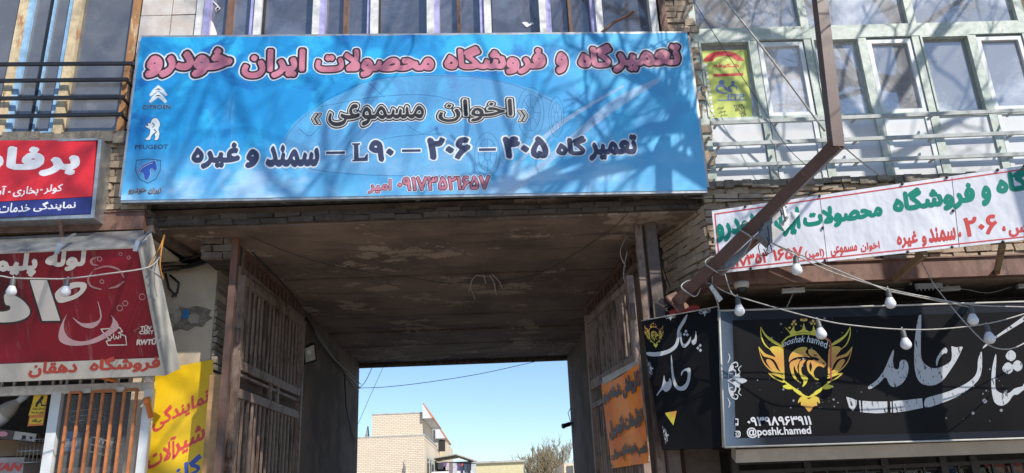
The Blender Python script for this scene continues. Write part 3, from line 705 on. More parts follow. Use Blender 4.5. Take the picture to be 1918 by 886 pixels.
b.build('frame', m_alu, ban)
# faint printed car and light beams
mo = [simple('car_print_tint', (.2, .42, .72), .45, var=.2), flat('car_print_line', (.03, .16, .42)), flat('beam_print', (.62, .72, .86))]
mo[0] = MT('car_print_tint', (.35, .62, .78), .45).alpha(.22).m; mo[2] = MT('beam_print', (.62, .74, .85), .45).alpha(.38).m; mo[1] = MT('car_print_line', (.02, .12, .3), .45).alpha(.4).m
b = MB()
body = smooth([(528, 290), (535, 255), (560, 222), (610, 190), (650, 172), (690, 152), (760, 142), (850, 140), (930, 150), (1010, 172), (1050, 200), (1052, 235), (1035, 262), (1000, 275), (950, 300), (915, 330), (800, 330), (640, 325), (560, 320)], 4)
shapes(b, bp, [body], [(0, 0)], base=.0008)
shapes(b, bp, stroke(z3([(520, 800), (800, 560), (1020, 380), (1230, 262)]), [10, 14, 20, 9]), [(0, 2)], base=.001)
shapes(b, bp, stroke(z3([(520, 690), (760, 470), (1060, 290)]), [5, 9, 4]), [(0, 2)], base=.001)
ln = []
for pts in ([(530, 300), (540, 250), (600, 195), (680, 155), (770, 142), (880, 143)], [(600, 200), (700, 182), (800, 178), (880, 196), (960, 208)], [(690, 155), (720, 182)], [(880, 143), (960, 158), (1035, 190)], [(545, 300), (590, 318), (700, 328), (880, 330)], [(640, 300), (720, 260), (830, 250)], [(560, 240), (580, 255), (600, 235)], [(760, 232), (790, 250), (820, 240)]):
    ln += stroke(pts, 1.1)
for (x, y, rx, ry) in ((913, 290, 24, 42), (994, 211, 25, 48), (1042, 219, 14, 38)):
    for k in (1, .72, .25): ln += stroke(circ(x, y, rx * k, 20, ry * k), 1.0, True)
    for a in range(0, 360, 45): ln += [np.array(q) for q in stroke([(x + rx * .25 * math.cos(R(a)), y + ry * .25 * math.sin(R(a))), (x + rx * .7 * math.cos(R(a)), y + ry * .7 * math.sin(R(a)))], .9)]
shapes(b, bp, ln, [(0, 1)], h=.6, base=.0012)
b.build('printed_car', mo, ban)
m_pk = MT('pink_print', (.56, .2, .27), .45); m_pk.mix((.42, .135, .19), m_pk.noise(5, 3, .5, .4, .6)); m_pk = m_pk.m
TM = [m_halo, m_blk, m_pk, m_navy, m_silver, m_blueh, flat('beige_grey_print', (.52, .53, .5))]
HL = [(.1, 0), (.058, 1), (.002, 2)]; NB = (.05, .06)
b = MB()
for t, x0, x1, y0, y1 in (('تعمیر', 1143, 1279, 80, 138), ('گاه', 1079, 1150, 80, 129), ('و', 1038, 1066, 95, 141), ('فروشگاه', 829, 1025, 83, 142), ('محصولات', 588, 816, 89, 147), ('ایران', 450, 575, 89, 149), ('خودرو', 270, 439, 87, 148)):
    word(b, bp, t, x0, x1, y0, y1, HL, ref=.058, nib=NB, res=54)
b.build('headline_lettering', TM, ban)
b = MB()
ML = [(.085, 0), (.05, 1), (.008, 6), (-.028, 1), (-.056, 6)]
for t, x0, x1, y0, y1 in (('«', 969, 990, 205, 229), ('اخوان', 816, 965, 182, 231), ('مسموعی', 611, 798, 190, 240), ('»', 582, 603, 211, 234)):
    word(b, bp, t, x0, x1, y0, y1, ML, ref=.05, res=70, nib=(.042, .052) if len(t) > 1 else None)
b.build('owner_lettering', TM, ban)
b = MB(); NL = [(.05, 0), (.0, 3)]
for t, x0, x1, y0, y1 in (('تعمیر', 1102, 1194, 252, 301), ('گاه', 1041, 1099, 254, 291), ('سمند', 498, 598, 271, 313), ('و', 460, 485, 279, 315), ('غیره', 359, 450, 267, 316)): word(b, bp, t, x0, x1, y0, y1, NL, ref=.0, nib=(.05, .06))
for t, x0, x1, y0, y1 in (('۴۰۵', 942, 1027, 255, 297), ('۲۰۶', 800, 882, 257, 299), ('۹۰', 691, 738, 262, 303)): word(b, bp, t, x0, x1, y0, y1, NL, rtl=False, ref=.0, nib=(.045, .06))
ds = [ccw([(a, y), (c, y - .5), (c, y + 4), (a, y + 4.5)]) for a, c, y in ((897, 929, 278), (753, 788, 280), (611, 646, 284))]
ds.append(ccw(z2([(1145, 570), (1185, 568), (1185, 574), (1176, 577), (1177, 640), (1205, 638), (1217, 620), (1222, 620), (1222, 655), (1146, 657), (1146, 651), (1155, 648), (1154, 577), (1145, 575)])))
for q in ds: shapes(b, bp, [q], [(2.2, 0), (0, 3)], h=.6)
b.build('service_lettering', TM, ban)
b = MB(); PLy = [(.11, 0), (.065, 1), (.03, 2)]
word(b, bp, '۰۹۱۷۳۵۲۱۶۵۷', 744, 919, 329, 357, PLy, rtl=False, ref=.065, slope=-.02); word(b, bp, 'امیر', 689, 734, 335, 363, PLy, ref=.065)
b.build('phone_lettering', TM, ban)
z7 = S2(230, 150, .254)
b = MB()
shapes(b, bp, [ccw(z7(q)) for q in ([(262, 40), (300, 72), (325, 108), (316, 114), (262, 74), (206, 118), (199, 110), (225, 72)], [(260, 88), (298, 120), (322, 158), (311, 166), (260, 124), (204, 166), (196, 158), (222, 122)])], [(.9, 0), (0, 4)], h=.4)
shapes(b, bp, [ccw(z7(q)) for q in ([(238, 72), (262, 60), (287, 72), (262, 67)], [(236, 120), (260, 107), (285, 120), (260, 114)])], [(0, 1)], h=.3, base=.006)
word(b, bp, 'CITROËN', 267, 320, 195, 204, [(.03, 4), (.012, 1)], rtl=False, res=30)
shapes(b, bp, [ccw(z2(smooth([(172, 450), (190, 446), (203, 460), (208, 480), (200, 500), (205, 520), (198, 550), (180, 552), (185, 540), (178, 520), (165, 535), (158, 552), (138, 552), (140, 543), (152, 535), (160, 515), (158, 500), (140, 490), (135, 482), (150, 484), (148, 470), (160, 472), (165, 462)], 3)))], [(.8, 1), (0, 4)], h=.35)
shapes(b, bp, stroke(z2([(170, 470), (180, 478), (172, 490)]), 1.2) + stroke(z2([(178, 500), (190, 512), (180, 520)]), 1.2), [(0, 3)], h=.35, base=.006)
word(b, bp, 'PEUGEOT', 253, 315, 271, 279, [(.012, 3)], rtl=False, res=30)
shapes(b, bp, stroke(z2([(92, 652), (150, 645), (210, 652), (209, 700), (188, 742), (148, 764), (108, 744), (88, 700)]), 1.0, True), [(0, 3)], h=.35)
shapes(b, bp, [ccw(z2(smooth([(98, 715), (110, 690), (130, 672), (160, 660), (184, 654), (186, 662), (192, 680), (192, 697), (180, 700), (168, 690), (158, 700), (160, 720), (150, 740), (140, 748), (132, 738), (128, 718), (114, 708)], 3)))], [(.6, 4), (0, 5)], h=.35)
shapes(b, bp, stroke(z2([(102, 716), (120, 690), (150, 672), (172, 666)]), .9), [(0, 4)], h=.35, base=.006)
word(b, bp, 'ایران', 277, 302, 351, 364, [(.11, 1), (.07, 4), (.03, 3)], res=34, ital=.0); word(b, bp, 'خودرو', 240, 275, 351, 364, [(.11, 1), (.07, 4), (.03, 3)], res=34)
b.build('maker_emblems', TM, ban)

# ================================================================ tilted white banner at right
WA = P(1333, 395, 6.2); WB = P(1918, 310, 5.5); WC = P(1345, 512, 6.2); WD = P(1918, 450, 5.5)
wp = Plane.three(WA, WB, WC)
wb = thing('banner', WC, 'white banner with green headline and red border hung slanting under the green windows', 'banner')
def ext(y0, y1, x): return y0 + (y1 - y0) * (x - 1333) / (1918 - 1333)
ER = 2040
m = MT('white_banner_sheet', (.74, .74, .78), .5); m.mix((.66, .66, .71), m.noise(2.2, 3, .5, .4, .65)); m.bump(m.noise(2.2, 3, .5, .2, .8, (2, 1, 1)), .4, .03)
b = MB(); quadslab(b, wp, [(1345, 512), (ER, ext(512, 450, ER) - 1), (ER + 2, ext(395, 310, ER)), (1333, 395)], .006); b.build('printed_sheet', m.m, wb)
b = MB(); fr = [(1349, 505), (ER, ext(504, 443, ER)), (ER, ext(402, 317, ER)), (1339, 401)]
for p, q in ((0, 1), (2, 3), (3, 0)):
    shapes(b, wp, stroke([fr[p], fr[q]], 2.2), [(0, 0)], h=.7)
b.build('border', m_redp, wb)
b = MB()
GL = [(.0, 0)]
for t, x0, x1, y0, y1 in (('خودرو', 1340, 1426, 403, 450), ('ایران', 1434, 1499, 390, 444), ('محصولات', 1504, 1653, 382, 424), ('فروشگاه', 1672, 1826, 346, 398), ('و', 1838, 1857, 347, 386), ('تعمیرگاه', 1866, 2035, 308, 362)): word(b, wp, t, x0, x1, y0, y1, GL, slope=-.14 if x0 < 1860 else -.15, ref=.0, skew=.1, nib=(.055, .065))
b.build('headline_lettering', m_greenp, wb)
b = MB(); RL = [(.012, 0)]
for t, x0, x1, y0, y1 in (('غیره', 1680, 1719, 434, 464), ('و', 1727, 1736, 441, 462), ('سمند', 1739, 1790, 424, 453), ('،', 1795, 1801, 434, 444), ('،', 1877, 1884, 423, 433), ('پارس', 1889, 1950, 412, 443), ('اخوان', 1612, 1648, 453, 471), ('مسموعی', 1556, 1606, 459, 479), ('(امیر)', 1508, 1544, 467, 485)): word(b, wp, t, x0, x1, y0, y1, RL if y1 - y0 > 24 or x0 > 1700 else [(.004, 0)], slope=-.125, skew=.1, nib=(.03, .035))
word(b, wp, '۲۰۶', 1806, 1868, 404, 441, [(.034, 0)], rtl=False, slope=-.12, skew=.1)
word(b, wp, '۰۹۱۷', 1354, 1401, 483, 500, [(.03, 0)], rtl=False, slope=-.12, skew=.1); word(b, wp, '۳۵۲', 1399, 1440, 474, 494, [(.034, 0)], rtl=False, slope=-.12, skew=.1); word(b, wp, '۱۶۵۷', 1448, 1504, 464, 486, [(.034, 0)], rtl=False, slope=-.12, skew=.1)
b.build('red_lettering', m_redw, wb)
b = MB()
for x, ya, yb in ((1536, 369, 492), (1783, 332, 462)): b.tube([wp(x, ya, .001), wp(x + 14, yb, .001)], .0016, 4)
build_each(b, 'seam', m_blk, wb)
b = MB()
for x in (1396, 1535, 1690, 1773, 1868, 1918):
    q = wp(x, ext(395, 310, x) + 1.5, .0); b.lathe([(.011, .002), (.011, .012), (.0, .014)], q, wp.n, 8)
    q = wp(x + 10, ext(512, 450, x + 10) - 1, .0); b.lathe([(.011, .002), (.011, .012), (.0, .014)], q, wp.n, 8)
for x, y in ((1335, 454), (1541, 427), (1785, 395)): b.lathe([(.011, .002), (.011, .012), (.0, .014)], wp(x, y), wp.n, 8)
build_each(b, 'bolt', m_black, wb)
b = MB()
for y0, y1 in ((397, 314), (509, 446)):
    n_ = [wp(x, ext(y0, y1, x), -.03) for x in (1340, ER)]; b.bar(n_[0], n_[1], .025, .025)
b.build('frame', m_rustbeam, wb)
st1 = rusty('ochre_strut', (.26, .17, .1), (.12, .06, .03), .5)
for (xa, ya, xb, yb) in ((1733, 474, 1675, 523), (1878, 456, 1867, 509)):
    b = MB(); b.bar(wp(xa, ya, -.02), P(xb, yb, 6.36), .035, .05); b.build('strut', st1, wb)

# ================================================================ black clothes shop sign: long front panel and angled side panel
YS = 6.40
kp = Plane((0, YS, 0), (0, -1, 0))
ks = thing('shop_sign', P(1357, 838, YS), 'black clothes shop sign with gold lion crest and white calligraphy, wrapped round the corner', 'sign')
def blackprint(name):
    m = MT(name, (.005, .0045, .005), .45, 0, .1); m.mix((.009, .008, .009), m.noise(1.2, 4, .5, .4, .7)); m.mix((.035, .034, .036), m.noise(3, 7, .75, .66, .8, (3, 1, .5)), .35); m.bump(m.noise(1.6, 2, .4, .2, .8), .12, .02); return m.m
m_kb = blackprint('black_sign_print')
kq = [(1357, 838), (2040, 818), (2052, 561), (1347, 582)]
b = MB(); quadslab(b, kp, kq, .1); b.build('front_panel', m_kb, ks)
mg = MT('steel_blue_border', (.012, .0135, .019), .4, 0, .15); tcb = mg.N.new('ShaderNodeTexCoord'); sxb = mg.N.new('ShaderNodeSeparateXYZ'); mg.t.links.new(tcb.outputs['Object'], sxb.inputs[0]); mrb = mg.N.new('ShaderNodeMapRange'); mrb.inputs[1].default_value = .35; mrb.inputs[2].default_value = .02; mg.t.links.new(sxb.outputs[0], mrb.inputs[0]); mg.mix((.085, .12, .17), mrb.outputs[0]); mg.mix((.012, .013, .018), mg.noise(2.3, 3, .5, .5, .7), .6)
b = MB(); shapes(b, kp, [ccw([(1349, 584), (2040, 563), (2040, 580), (1372, 600), (1378, 821), (2040, 803), (2040, 816), (1358, 836)])], [(0, 0)], h=.8)
b.build('border', mg.m, ks)
b = MB(); 
b.tube([kp(1346, 582, .006), kp(2050, 561, .006)], .008, 6); b.tube([kp(1357, 838, .006), kp(2042, 817, .006)], .008, 6); b.tube([kp(1347, 582, .008), kp(1357, 838, .008)], .009, 6)
b.build('edge_trim', m_sidegrey, ks)
zA = S2(1400, 570, .2483); zB = S2(1560, 570, .2483)
mgold = MT('gold_print', (.55, .5, .03), .4)
n_ = mgold.noise(1.0, 1, .4, .3, .7); tc = mgold.N.new('ShaderNodeTexCoord'); sp = mgold.N.new('ShaderNodeSeparateXYZ'); mgold.t.links.new(tc.outputs['Object'], sp.inputs[0])
wv = mgold.N.new('ShaderNodeMath'); wv.operation = 'SINE'; sc_ = mgold.N.new('ShaderNodeMath'); sc_.operation = 'MULTIPLY_ADD'; sc_.inputs[1].default_value = 15.0; sc_.inputs[2].default_value = -2.0
mgold.t.links.new(sp.outputs[2], sc_.inputs[0]); mgold.t.links.new(sc_.outputs[0], wv.inputs[0]); mrr = mgold.N.new('ShaderNodeMapRange'); mrr.inputs[1].default_value = -1; mgold.t.links.new(wv.outputs[0], mrr.inputs[0])
mgold.mix((.5, .22, .04), mrr.outputs[0], .95)
m_gold = mgold.m
def mirror(p, c=438): return [(2 * c - x, y) for x, y in p]
def crest(b, pl, T, h, red=True, text=False, k=1.0):
    g = []
    g += stroke(T([(262, 290), (300, 250), (360, 230), (430, 221), (500, 229), (570, 248), (625, 282)]), 11 * k)
    g += stroke(T([(262, 290), (270, 435), (275, 578)]), 12 * k) + stroke(T([(270, 575), (360, 640), (460, 700), (550, 640), (632, 575)]), 11 * k)
    wing = [stroke(T([(100, 170), (103, 235), (132, 305), (188, 352)]), [3 * k, 9 * k, 9 * k, 3 * k]), stroke(T([(100, 170), (135, 232), (190, 277), (256, 314)]), [3 * k, 14 * k, 22 * k, 14 * k]), stroke(T([(85, 320), (105, 400), (140, 462), (200, 512), (268, 538)]), [3 * k, 8 * k, 10 * k, 8 * k]),
            stroke(T([(160, 520), (205, 558), (272, 588)]), 8 * k), stroke(T([(160, 520), (212, 530), (270, 556)]), [4 * k, 16 * k, 12 * k])]
    for w_ in wing: g += w_
    s1 = [(85, 320), (130, 368), (180, 388), (212, 396), (172, 345), (180, 322), (220, 318), (262, 342), (268, 520), (244, 500), (222, 450), (195, 415), (150, 400), (115, 385)]; s2 = [(140, 425), (165, 415), (195, 440), (225, 492), (262, 518), (225, 516), (178, 488)]
    lf = [[(265, 618), (310, 605), (348, 635), (300, 640)], [(340, 640), (400, 664), (458, 706), (392, 684)], [(345, 640), (372, 640), (410, 668), (370, 668)]]
    for q in [s1, s2] + lf: g.append(ccw(smooth(T(q), 3)))
    for q in [s1, s2]: g.append(ccw(smooth(T(mirror(q)), 3)))
    for q in lf: g.append(ccw(smooth(T(mirror(q, 455)), 3)))
    for pts, w_ in (([(100, 170), (103, 235), (132, 305), (188, 352)], [3 * k, 9 * k, 9 * k, 3 * k]), ([(100, 170), (135, 232), (190, 277), (256, 314)], [3 * k, 14 * k, 22 * k, 14 * k]), ([(85, 320), (105, 400), (140, 462), (200, 512), (268, 538)], [3 * k, 8 * k, 10 * k, 8 * k]), ([(160, 520), (205, 558), (272, 588)], 8 * k), ([(160, 520), (212, 530), (270, 556)], [4 * k, 16 * k, 12 * k])):
        g += stroke(T(mirror(pts)), w_)
    g.append(ccw(T([(278, 170), (300, 184), (318, 206), (330, 196), (352, 158), (356, 200), (378, 206), (412, 190), (425, 138), (438, 190), (470, 206), (490, 198), (497, 156), (514, 196), (530, 200), (548, 180), (576, 162), (555, 186), (540, 212), (520, 232), (470, 214), (425, 211), (380, 216), (326, 234), (312, 208)])))
    for x, y, rr_ in ((350, 132, 11), (338, 150, 9), (364, 150, 9), (425, 98, 11), (408, 117, 11), (442, 117, 11), (425, 122, 9), (495, 126, 11), (483, 145, 9), (508, 145, 9), (318, 176, 9)): g.append(np.array(circ(*T([(x, y)])[0], rr_ * k, 10)))
    g.append(ccw(smooth(T([(462, 716), (430, 694), (396, 704), (380, 745), (402, 734), (404, 762), (430, 772), (466, 812), (500, 770), (526, 764), (524, 734), (548, 748), (534, 704), (496, 694)]), 3)))
    # lion head in profile: mane locks, face, jaw
    lion = [[(312, 432), (322, 382), (360, 342), (410, 322), (452, 330), (438, 362), (474, 402), (430, 394), (378, 398), (340, 412)], [(318, 452), (345, 425), (402, 414), (376, 442), (350, 472), (352, 520), (372, 560), (392, 587), (352, 560), (328, 510)],
            [(398, 432), (440, 418), (420, 450), (405, 490), (416, 530), (440, 540), (456, 562), (442, 600), (414, 622), (424, 582), (400, 542), (388, 492)], [(450, 430), (482, 424), (466, 456), (472, 500), (502, 542), (468, 520), (450, 482)],
            [(358, 452), (392, 430), (376, 470), (384, 520), (362, 490)],
            [(462, 340), (500, 344), (530, 370), (556, 402), (590, 440), (592, 464), (575, 478), (556, 468), (530, 468), (508, 490), (498, 520), (512, 550), (540, 566), (524, 572), (494, 550), (480, 510), (488, 470), (478, 432), (502, 418), (522, 426), (542, 420), (520, 400), (490, 396), (464, 376)]]
    for q in lion: g.append(ccw(smooth(T(q), 3)))
    shapes(b, pl, g, [(0, 0)], h=h)
    if red: shapes(b, pl, stroke(T([(572, 248), (625, 284), (628, 430), (632, 575)]), 11 * k), [(0, 1)], h=h, base=.0035)
    shapes(b, pl, [ccw(T(q)) for q in ([(500, 376), (520, 380), (530, 392), (505, 388)], [(566, 442), (580, 440), (584, 450), (570, 450)])], [(0, 2)], h=h * .6, base=.0045)
b = MB(); crest(b, kp, zA, .4, k=.2483)
m_redb = simple('red_crest_print', (.45, .05, .04), .4)
b.build('lion_crest', [m_gold, m_redb, m_blk], ks)
b = MB(); word(b, kp, 'poshak hamed', 1467, 1549, 628, 645, [(.004, 0)], rtl=False, slope=.03, arc=11, ital=.35, skew=.1, res=40)
b.build('crest_lettering', m_silver, ks)
mgr = MT('distressed_white_print', (.4, .41, .43), .4); mgr.mix((.012, .01, .012), mgr.noise(22, 5, .75, .57, .6, (1.7, 1, .5)), 1.0); m_grunge = mgr.m
callig = [[(100, 697), (140, 708), (180, 725), (178, 762), (152, 805), (122, 775)], [(222, 728), (300, 733), (410, 733), (412, 818), (320, 822), (225, 815)], [(452, 730), (560, 722), (672, 708), (680, 780), (560, 805), (456, 818)], [(196, 726), (208, 726), (216, 812), (206, 812)], [(432, 733), (442, 733), (446, 816), (436, 816)]]
cal_s = [[(697, 715), (760, 690), (880, 655), (1000, 600), (1068, 545), (1090, 490), (1095, 420), (1120, 355), (1126, 420), (1122, 500), (1098, 570), (1030, 635), (940, 695), (820, 745), (702, 778)],
         [(660, 55), (667, 110), (664, 250), (664, 380), (684, 440), (740, 478), (800, 478), (865, 448), (893, 420), (898, 370), (893, 318), (930, 325), (978, 320), (968, 352), (935, 420), (880, 505), (830, 572), (770, 608), (700, 610), (650, 580), (622, 510), (613, 400), (620, 250), (640, 120)],
         [(778, 440), (783, 410), (808, 365), (843, 325), (863, 343), (858, 368), (835, 372), (803, 410), (784, 465)],
         [(452, 348), (461, 358), (452, 430), (470, 488), (498, 482), (503, 440), (525, 418), (555, 428), (571, 475), (557, 545), (517, 602), (460, 625), (425, 602), (397, 550), (342, 602), (277, 640), (270, 617), (330, 572), (383, 502), (420, 420)],
         [(1228, 375), (1233, 430), (1224, 580), (1232, 640), (1270, 670), (1330, 668), (1370, 635), (1430, 618), (1442, 598), (1500, 560), (1540, 600), (1500, 620), (1442, 645), (1395, 680), (1360, 687), (1322, 740), (1272, 765), (1225, 745), (1205, 692), (1195, 600), (1202, 480)]]
shp = [ccw(zB(q)) for q in callig] + [ccw(smooth(zB(q), 3)) for q in cal_s] + [ccw(smooth(zB([(1128, 335), (1160, 292), (1300, 190), (1442, 88), (1600, -30), (1700, -80), (1700, -40), (1600, 30), (1442, 128), (1300, 215), (1215, 268), (1165, 310)]), 2))]
for x, y, q in ((1345, 388, 42), (1394, 464, 42), (1322, 482, 44)):
    shp.append(ccw(smooth(zB([(x - q, y), (x - q * .55, y - q * .75), (x + q * .1, y - q), (x + q * .8, y - q * .4), (x + q * .75, y + q * .5), (x, y + q), (x - q * .7, y + q * .6)]), 2)))
b = MB(); shapes(b, kp, shp, [(0, 0)], h=.7); b.build('shop_name_lettering', m_grunge, ks)
b = MB(); word(b, kp, '۰۹۳۹۸۹۶۳۹۱۱', 1400, 1519, 780, 797, [(.03, 0)], rtl=False, slope=-.02)
word(b, kp, '@poshk.hamed', 1399, 1519, 799, 819, [(.022, 0)], rtl=False, slope=-.035, res=50)
rr4 = lambda x0, y0, x1, y1, q: ccw([(x0 + q, y0), (x1 - q, y0), (x1, y0 + q), (x1, y1 - q), (x1 - q, y1), (x0 + q, y1), (x0, y1 - q), (x0, y0 + q)])
shapes(b, kp, [rr4(1375, 784, 1383, 797, 1)], [(0, 0)], holes=[rr4(1376.5, 786, 1381.5, 793, .2), circ(1379, 795, .9, 8)], h=.35)
shapes(b, kp, [rr4(1375, 807, 1387, 819, 2.5)], [(0, 0)], holes=[np.array(q) for q in (rr4(1376.6, 808.6, 1385.4, 817.4, 2),)], h=.3)
shapes(b, kp, stroke(circ(1381, 813, 2.6, 14), 1.1, True) + [circ(1384, 810, .7, 6)], [(0, 0)], h=.3)
dots = []; rd = random.Random(9)
for i in range(75): dots.append(circ(rd.gauss(1510, 45), rd.uniform(592, 770), rd.choice([.5, .7, .9, 1.4, 2.2]), 8))
for i in range(26): dots.append(circ(rd.gauss(1850, 30), rd.uniform(690, 790), rd.choice([.6, .9, 1.5, 3, 4.5]), 8))
dots = [d for d in dots if 1382 < d[:, 0].min()]
for d in dots: b.add(kp(d[:, 0], d[:, 1], .0012), [tuple(range(len(d)))], 1)  # printed specks, built into one mesh with the contact lettering
b.build('contact_lettering_and_specks', [flat('soft_white_print', (.55, .55, .57)), MT('speck_print', (.3, .3, .34), .4).alpha(.6).m], ks)
def ornament(T, k, flip=1):
    g = []
    for sy in (1, -1):
        for pts, w_ in (([(0, 0), (20, -10 * sy), (45, -30 * sy), (40, -60 * sy), (15, -62 * sy), (12, -42 * sy), (28, -40 * sy)], 9), ([(5, -15 * sy), (8, -60 * sy), (25, -95 * sy), (50, -105 * sy), (58, -85 * sy), (42, -78 * sy)], 8), ([(0, -100 * sy), (12, -130 * sy), (5, -155 * sy)], 7), ([(45, -30 * sy), (70, -45 * sy), (62, -68 * sy), (78, -85 * sy)], 7)): g += stroke(T([(x * flip, y) for x, y in pts]), [w_ * k * .4, w_ * k, w_ * k * .5])
        for q in ([(30, -8 * sy), (60, -40 * sy), (72, -20 * sy), (60, -5 * sy)], [(8, -70 * sy), (30, -90 * sy), (34, -70 * sy), (20, -55 * sy)]): g.append(ccw(smooth(T([(x * flip, y) for x, y in q]), 3)))
    g.append(ccw(smooth(T([(x * flip, y) for x, y in [(58, 0), (80, -16), (112, 0), (80, 16)]]), 3))); g.append(circ(*T([(50 * flip, 0)])[0], 10 * k, 10))
    return g
b = MB(); shapes(b, kp, ornament(S2(1363, 713, .327), .327), [(0, 0)], h=.5, base=.005); b.build('scroll_ornament', m_greyp, ks)
# side panel
q4 = [P(1240, 842, 6.62), P(1353, 838, 6.45), P(1345, 574, 6.45), P(1201, 601, 6.66)]
sp_ = Plane.three(q4[0], q4[1], q4[2])
b = MB(); q5 = [(1240, 842), (1353, 838), (1344, 574), (1201, 601)]; quadslab(b, sp_, q5, .06); b.build('side_panel', m_kb, ks)
zC = S2(1190, 560, .327)
b = MB()
cs = [[(65, 305), (120, 305), (180, 292), (222, 265), (238, 222), (240, 180), (262, 135), (298, 85), (287, 130), (257, 180), (252, 235), (235, 280), (190, 312), (130, 328), (75, 325)],
      [(262, 188), (268, 245), (285, 258), (302, 240), (318, 215), (312, 250), (282, 280), (264, 265), (256, 215)], [(322, 240), (340, 225), (346, 180), (352, 225), (346, 255), (330, 262)],
      [(205, 318), (212, 360), (222, 440), (240, 492), (262, 502), (290, 480), (300, 440), (296, 412), (275, 418), (262, 442), (266, 415), (290, 398), (316, 400), (312, 470), (286, 520), (242, 520), (216, 482), (205, 400)],
      [(165, 435), (172, 470), (190, 472), (197, 452), (210, 485), (196, 520), (172, 532), (154, 520), (122, 557), (130, 535), (152, 500), (160, 460)]]
g = [ccw(smooth(zC(q), 3)) for q in cs]
for x, y in ((290, 185), (281, 203), (298, 205), (371, 266), (358, 281), (373, 294)): g.append(ccw(zC([(x - 9, y), (x, y - 10), (x + 9, y), (x, y + 10)])))
shapes(b, sp_, g, [(0, 0)], h=.45); b.build('shop_name_lettering', m_greyp, ks)
b = MB(); crest(b, sp_, lambda pts: [(1190 + (40 + x * .155) * .327 + (y - 400) * .004, 560 + (118 + y * .2) * .327) for x, y in pts], .3, k=.055); b.build('lion_crest', [m_gold, m_redb, m_blk], ks)
b = MB(); shapes(b, sp_, [ccw(zC([(168, 652), (237, 641), (218, 725)]))], [(0, 0)], h=.5); mt_ = MT('orange_gold_print', (.55, .22, .03), .4); mt_.mix((.5, .5, .03), mt_.noise(6, 1, .3, .4, .6)); b.build('printed_triangle', mt_.m, ks)
b = MB(); shapes(b, sp_, ornament(lambda pts: [(1256 + y * .09, 588 + x * .1 - y * .012 + 1) for x, y in pts], .1) + ornament(lambda pts: [(1320 + y * .1, 572 + x * .14 - y * .018 + 5) for x, y in pts], .12) + ornament(lambda pts: [(1214 + x * .09 + y * .02, 690 + y * .11) for x, y in pts], .1) + ornament(lambda pts: [(1243 + x * .09 + y * .02, 815 + y * .11) for x, y in pts], .1), [(0, 0)], h=.4); b.build('scroll_ornament', m_greyp, ks)
b = MB(); b.tube([sp_(1345, 574, .004), sp_(1354, 838, .004)], .006, 6); b.tube([sp_(1201, 601, .004), sp_(1345, 574, .004)], .005, 6); b.build('edge_trim', m_sidegrey, ks)
b = MB(); b.box(1.9, 6, 6.52, 7.2, 3.05, 3.08); b.box(1.9, 6, 6.52, 7.2, 2.04, 2.07); b.build('sign_box', m_black, ks)

# ================================================================ red plumbing sign, tilted out over the left shop
RA = P(262, 462, 6.1); RB_ = P(308, 703, 6.66); RA2 = P(-40, 473, 6.1)
rp = Plane.three(RA, RB_, RA + np.array((-1, 0, 0)))
rs = thing('shop_sign', RB_, 'faded dark red plumbing shop sign tilted forward, white Persian letters over a cream strip', 'sign')
m = MT('faded_red_print', (.2, .005, .016), .32, 0, .3); m.mix((.055, .003, .008), m.noise(1.3, 3, .5, .4, .6)); m.mix((.36, .014, .04), m.noise(2.1, 3, .5, .55, .75), .7)
m.mix((.34, .22, .2), m.noise(5, 6, .7, .56, .74, (3.2, .3, .3)), .6)
q = [(301, 669), (-150, 687), (-170, 481), (262, 462)]
b = MB(); quadslab(b, rp, q, .1); b.build('red_panel', m.m, rs)
b = MB(); quadslab(b, rp, [(308, 703), (-150, 722), (-150, 688), (301, 670)], .1); b.build('cream_strip', simple('cream_print', (.55, .5, .44), .5, var=.15, dirt=((.35, .3, .24), 4, .62)), rs)
b = MB()
def rq(x, y, off): return rp(float(x), float(y), off)
fa, fb = rq(262, 462, .012), rq(309, 704, .012); ba = P(284, 437, fa[1] + .22); bb = P(338, 690, fb[1] + .22)
b.slab([fb, bb, ba, fa], unit(np.cross(bb - fb, fa - fb)), .02)
b.build('side_sheet', m_sidegrey, rs)
b = MB(); k0, k1 = rq(-170, 480, .014), P(-170, 452, 6.36); k2, k3 = P(270, 431, 6.36), rq(264, 462, .014); b.slab([k0, k3, k2, k1], unit(np.cross(k3 - k0, k1 - k0)), .012); b.build('top_flashing', m_alu, rs)
z8 = S2(0, 470, .2934); zw_ = [m_w, flat('cream_letter', (.6, .55, .5)), m_blk, MT('pink_swoosh_print', (.6, .38, .4), .45).alpha(.8).m, m_redw, MT('bubble_print', (.5, .3, .3), .45).alpha(.6).m, flat('faded_red_letter', (.45, .06, .04))]
b = MB()
word(b, rp, 'لوله', 85, 160, 467, 508, [(.0, 1)], slope=-.03, nib=(.05, .06)); word(b, rp, 'پلیمر', -35, 70, 473, 520, [(.0, 1)], slope=-.03, nib=(.05, .06))
shapes(b, rp, [ccw(z8([(190, 185), (300, 185), (385, 445), (270, 447)])), ccw(smooth(z8([(30, 275), (95, 285), (150, 320), (188, 370), (185, 410), (140, 440), (60, 455), (-60, 450), (-60, 392), (20, 388), (62, 375), (62, 350), (34, 340)]), 3))], [(3.5, 2), (0, 1)], h=.8)
shapes(b, rp, [ccw(smooth(z8([(350, 275), (400, 225), (470, 200), (530, 200), (553, 215), (545, 250), (500, 295), (440, 320), (375, 330)]), 3))], [(0, 1)], holes=[smooth(z8([(408, 285), (450, 245), (510, 232), (502, 260), (450, 288)]), 3)], h=.7)
b.build('large_lettering', zw_, rs)
b = MB()
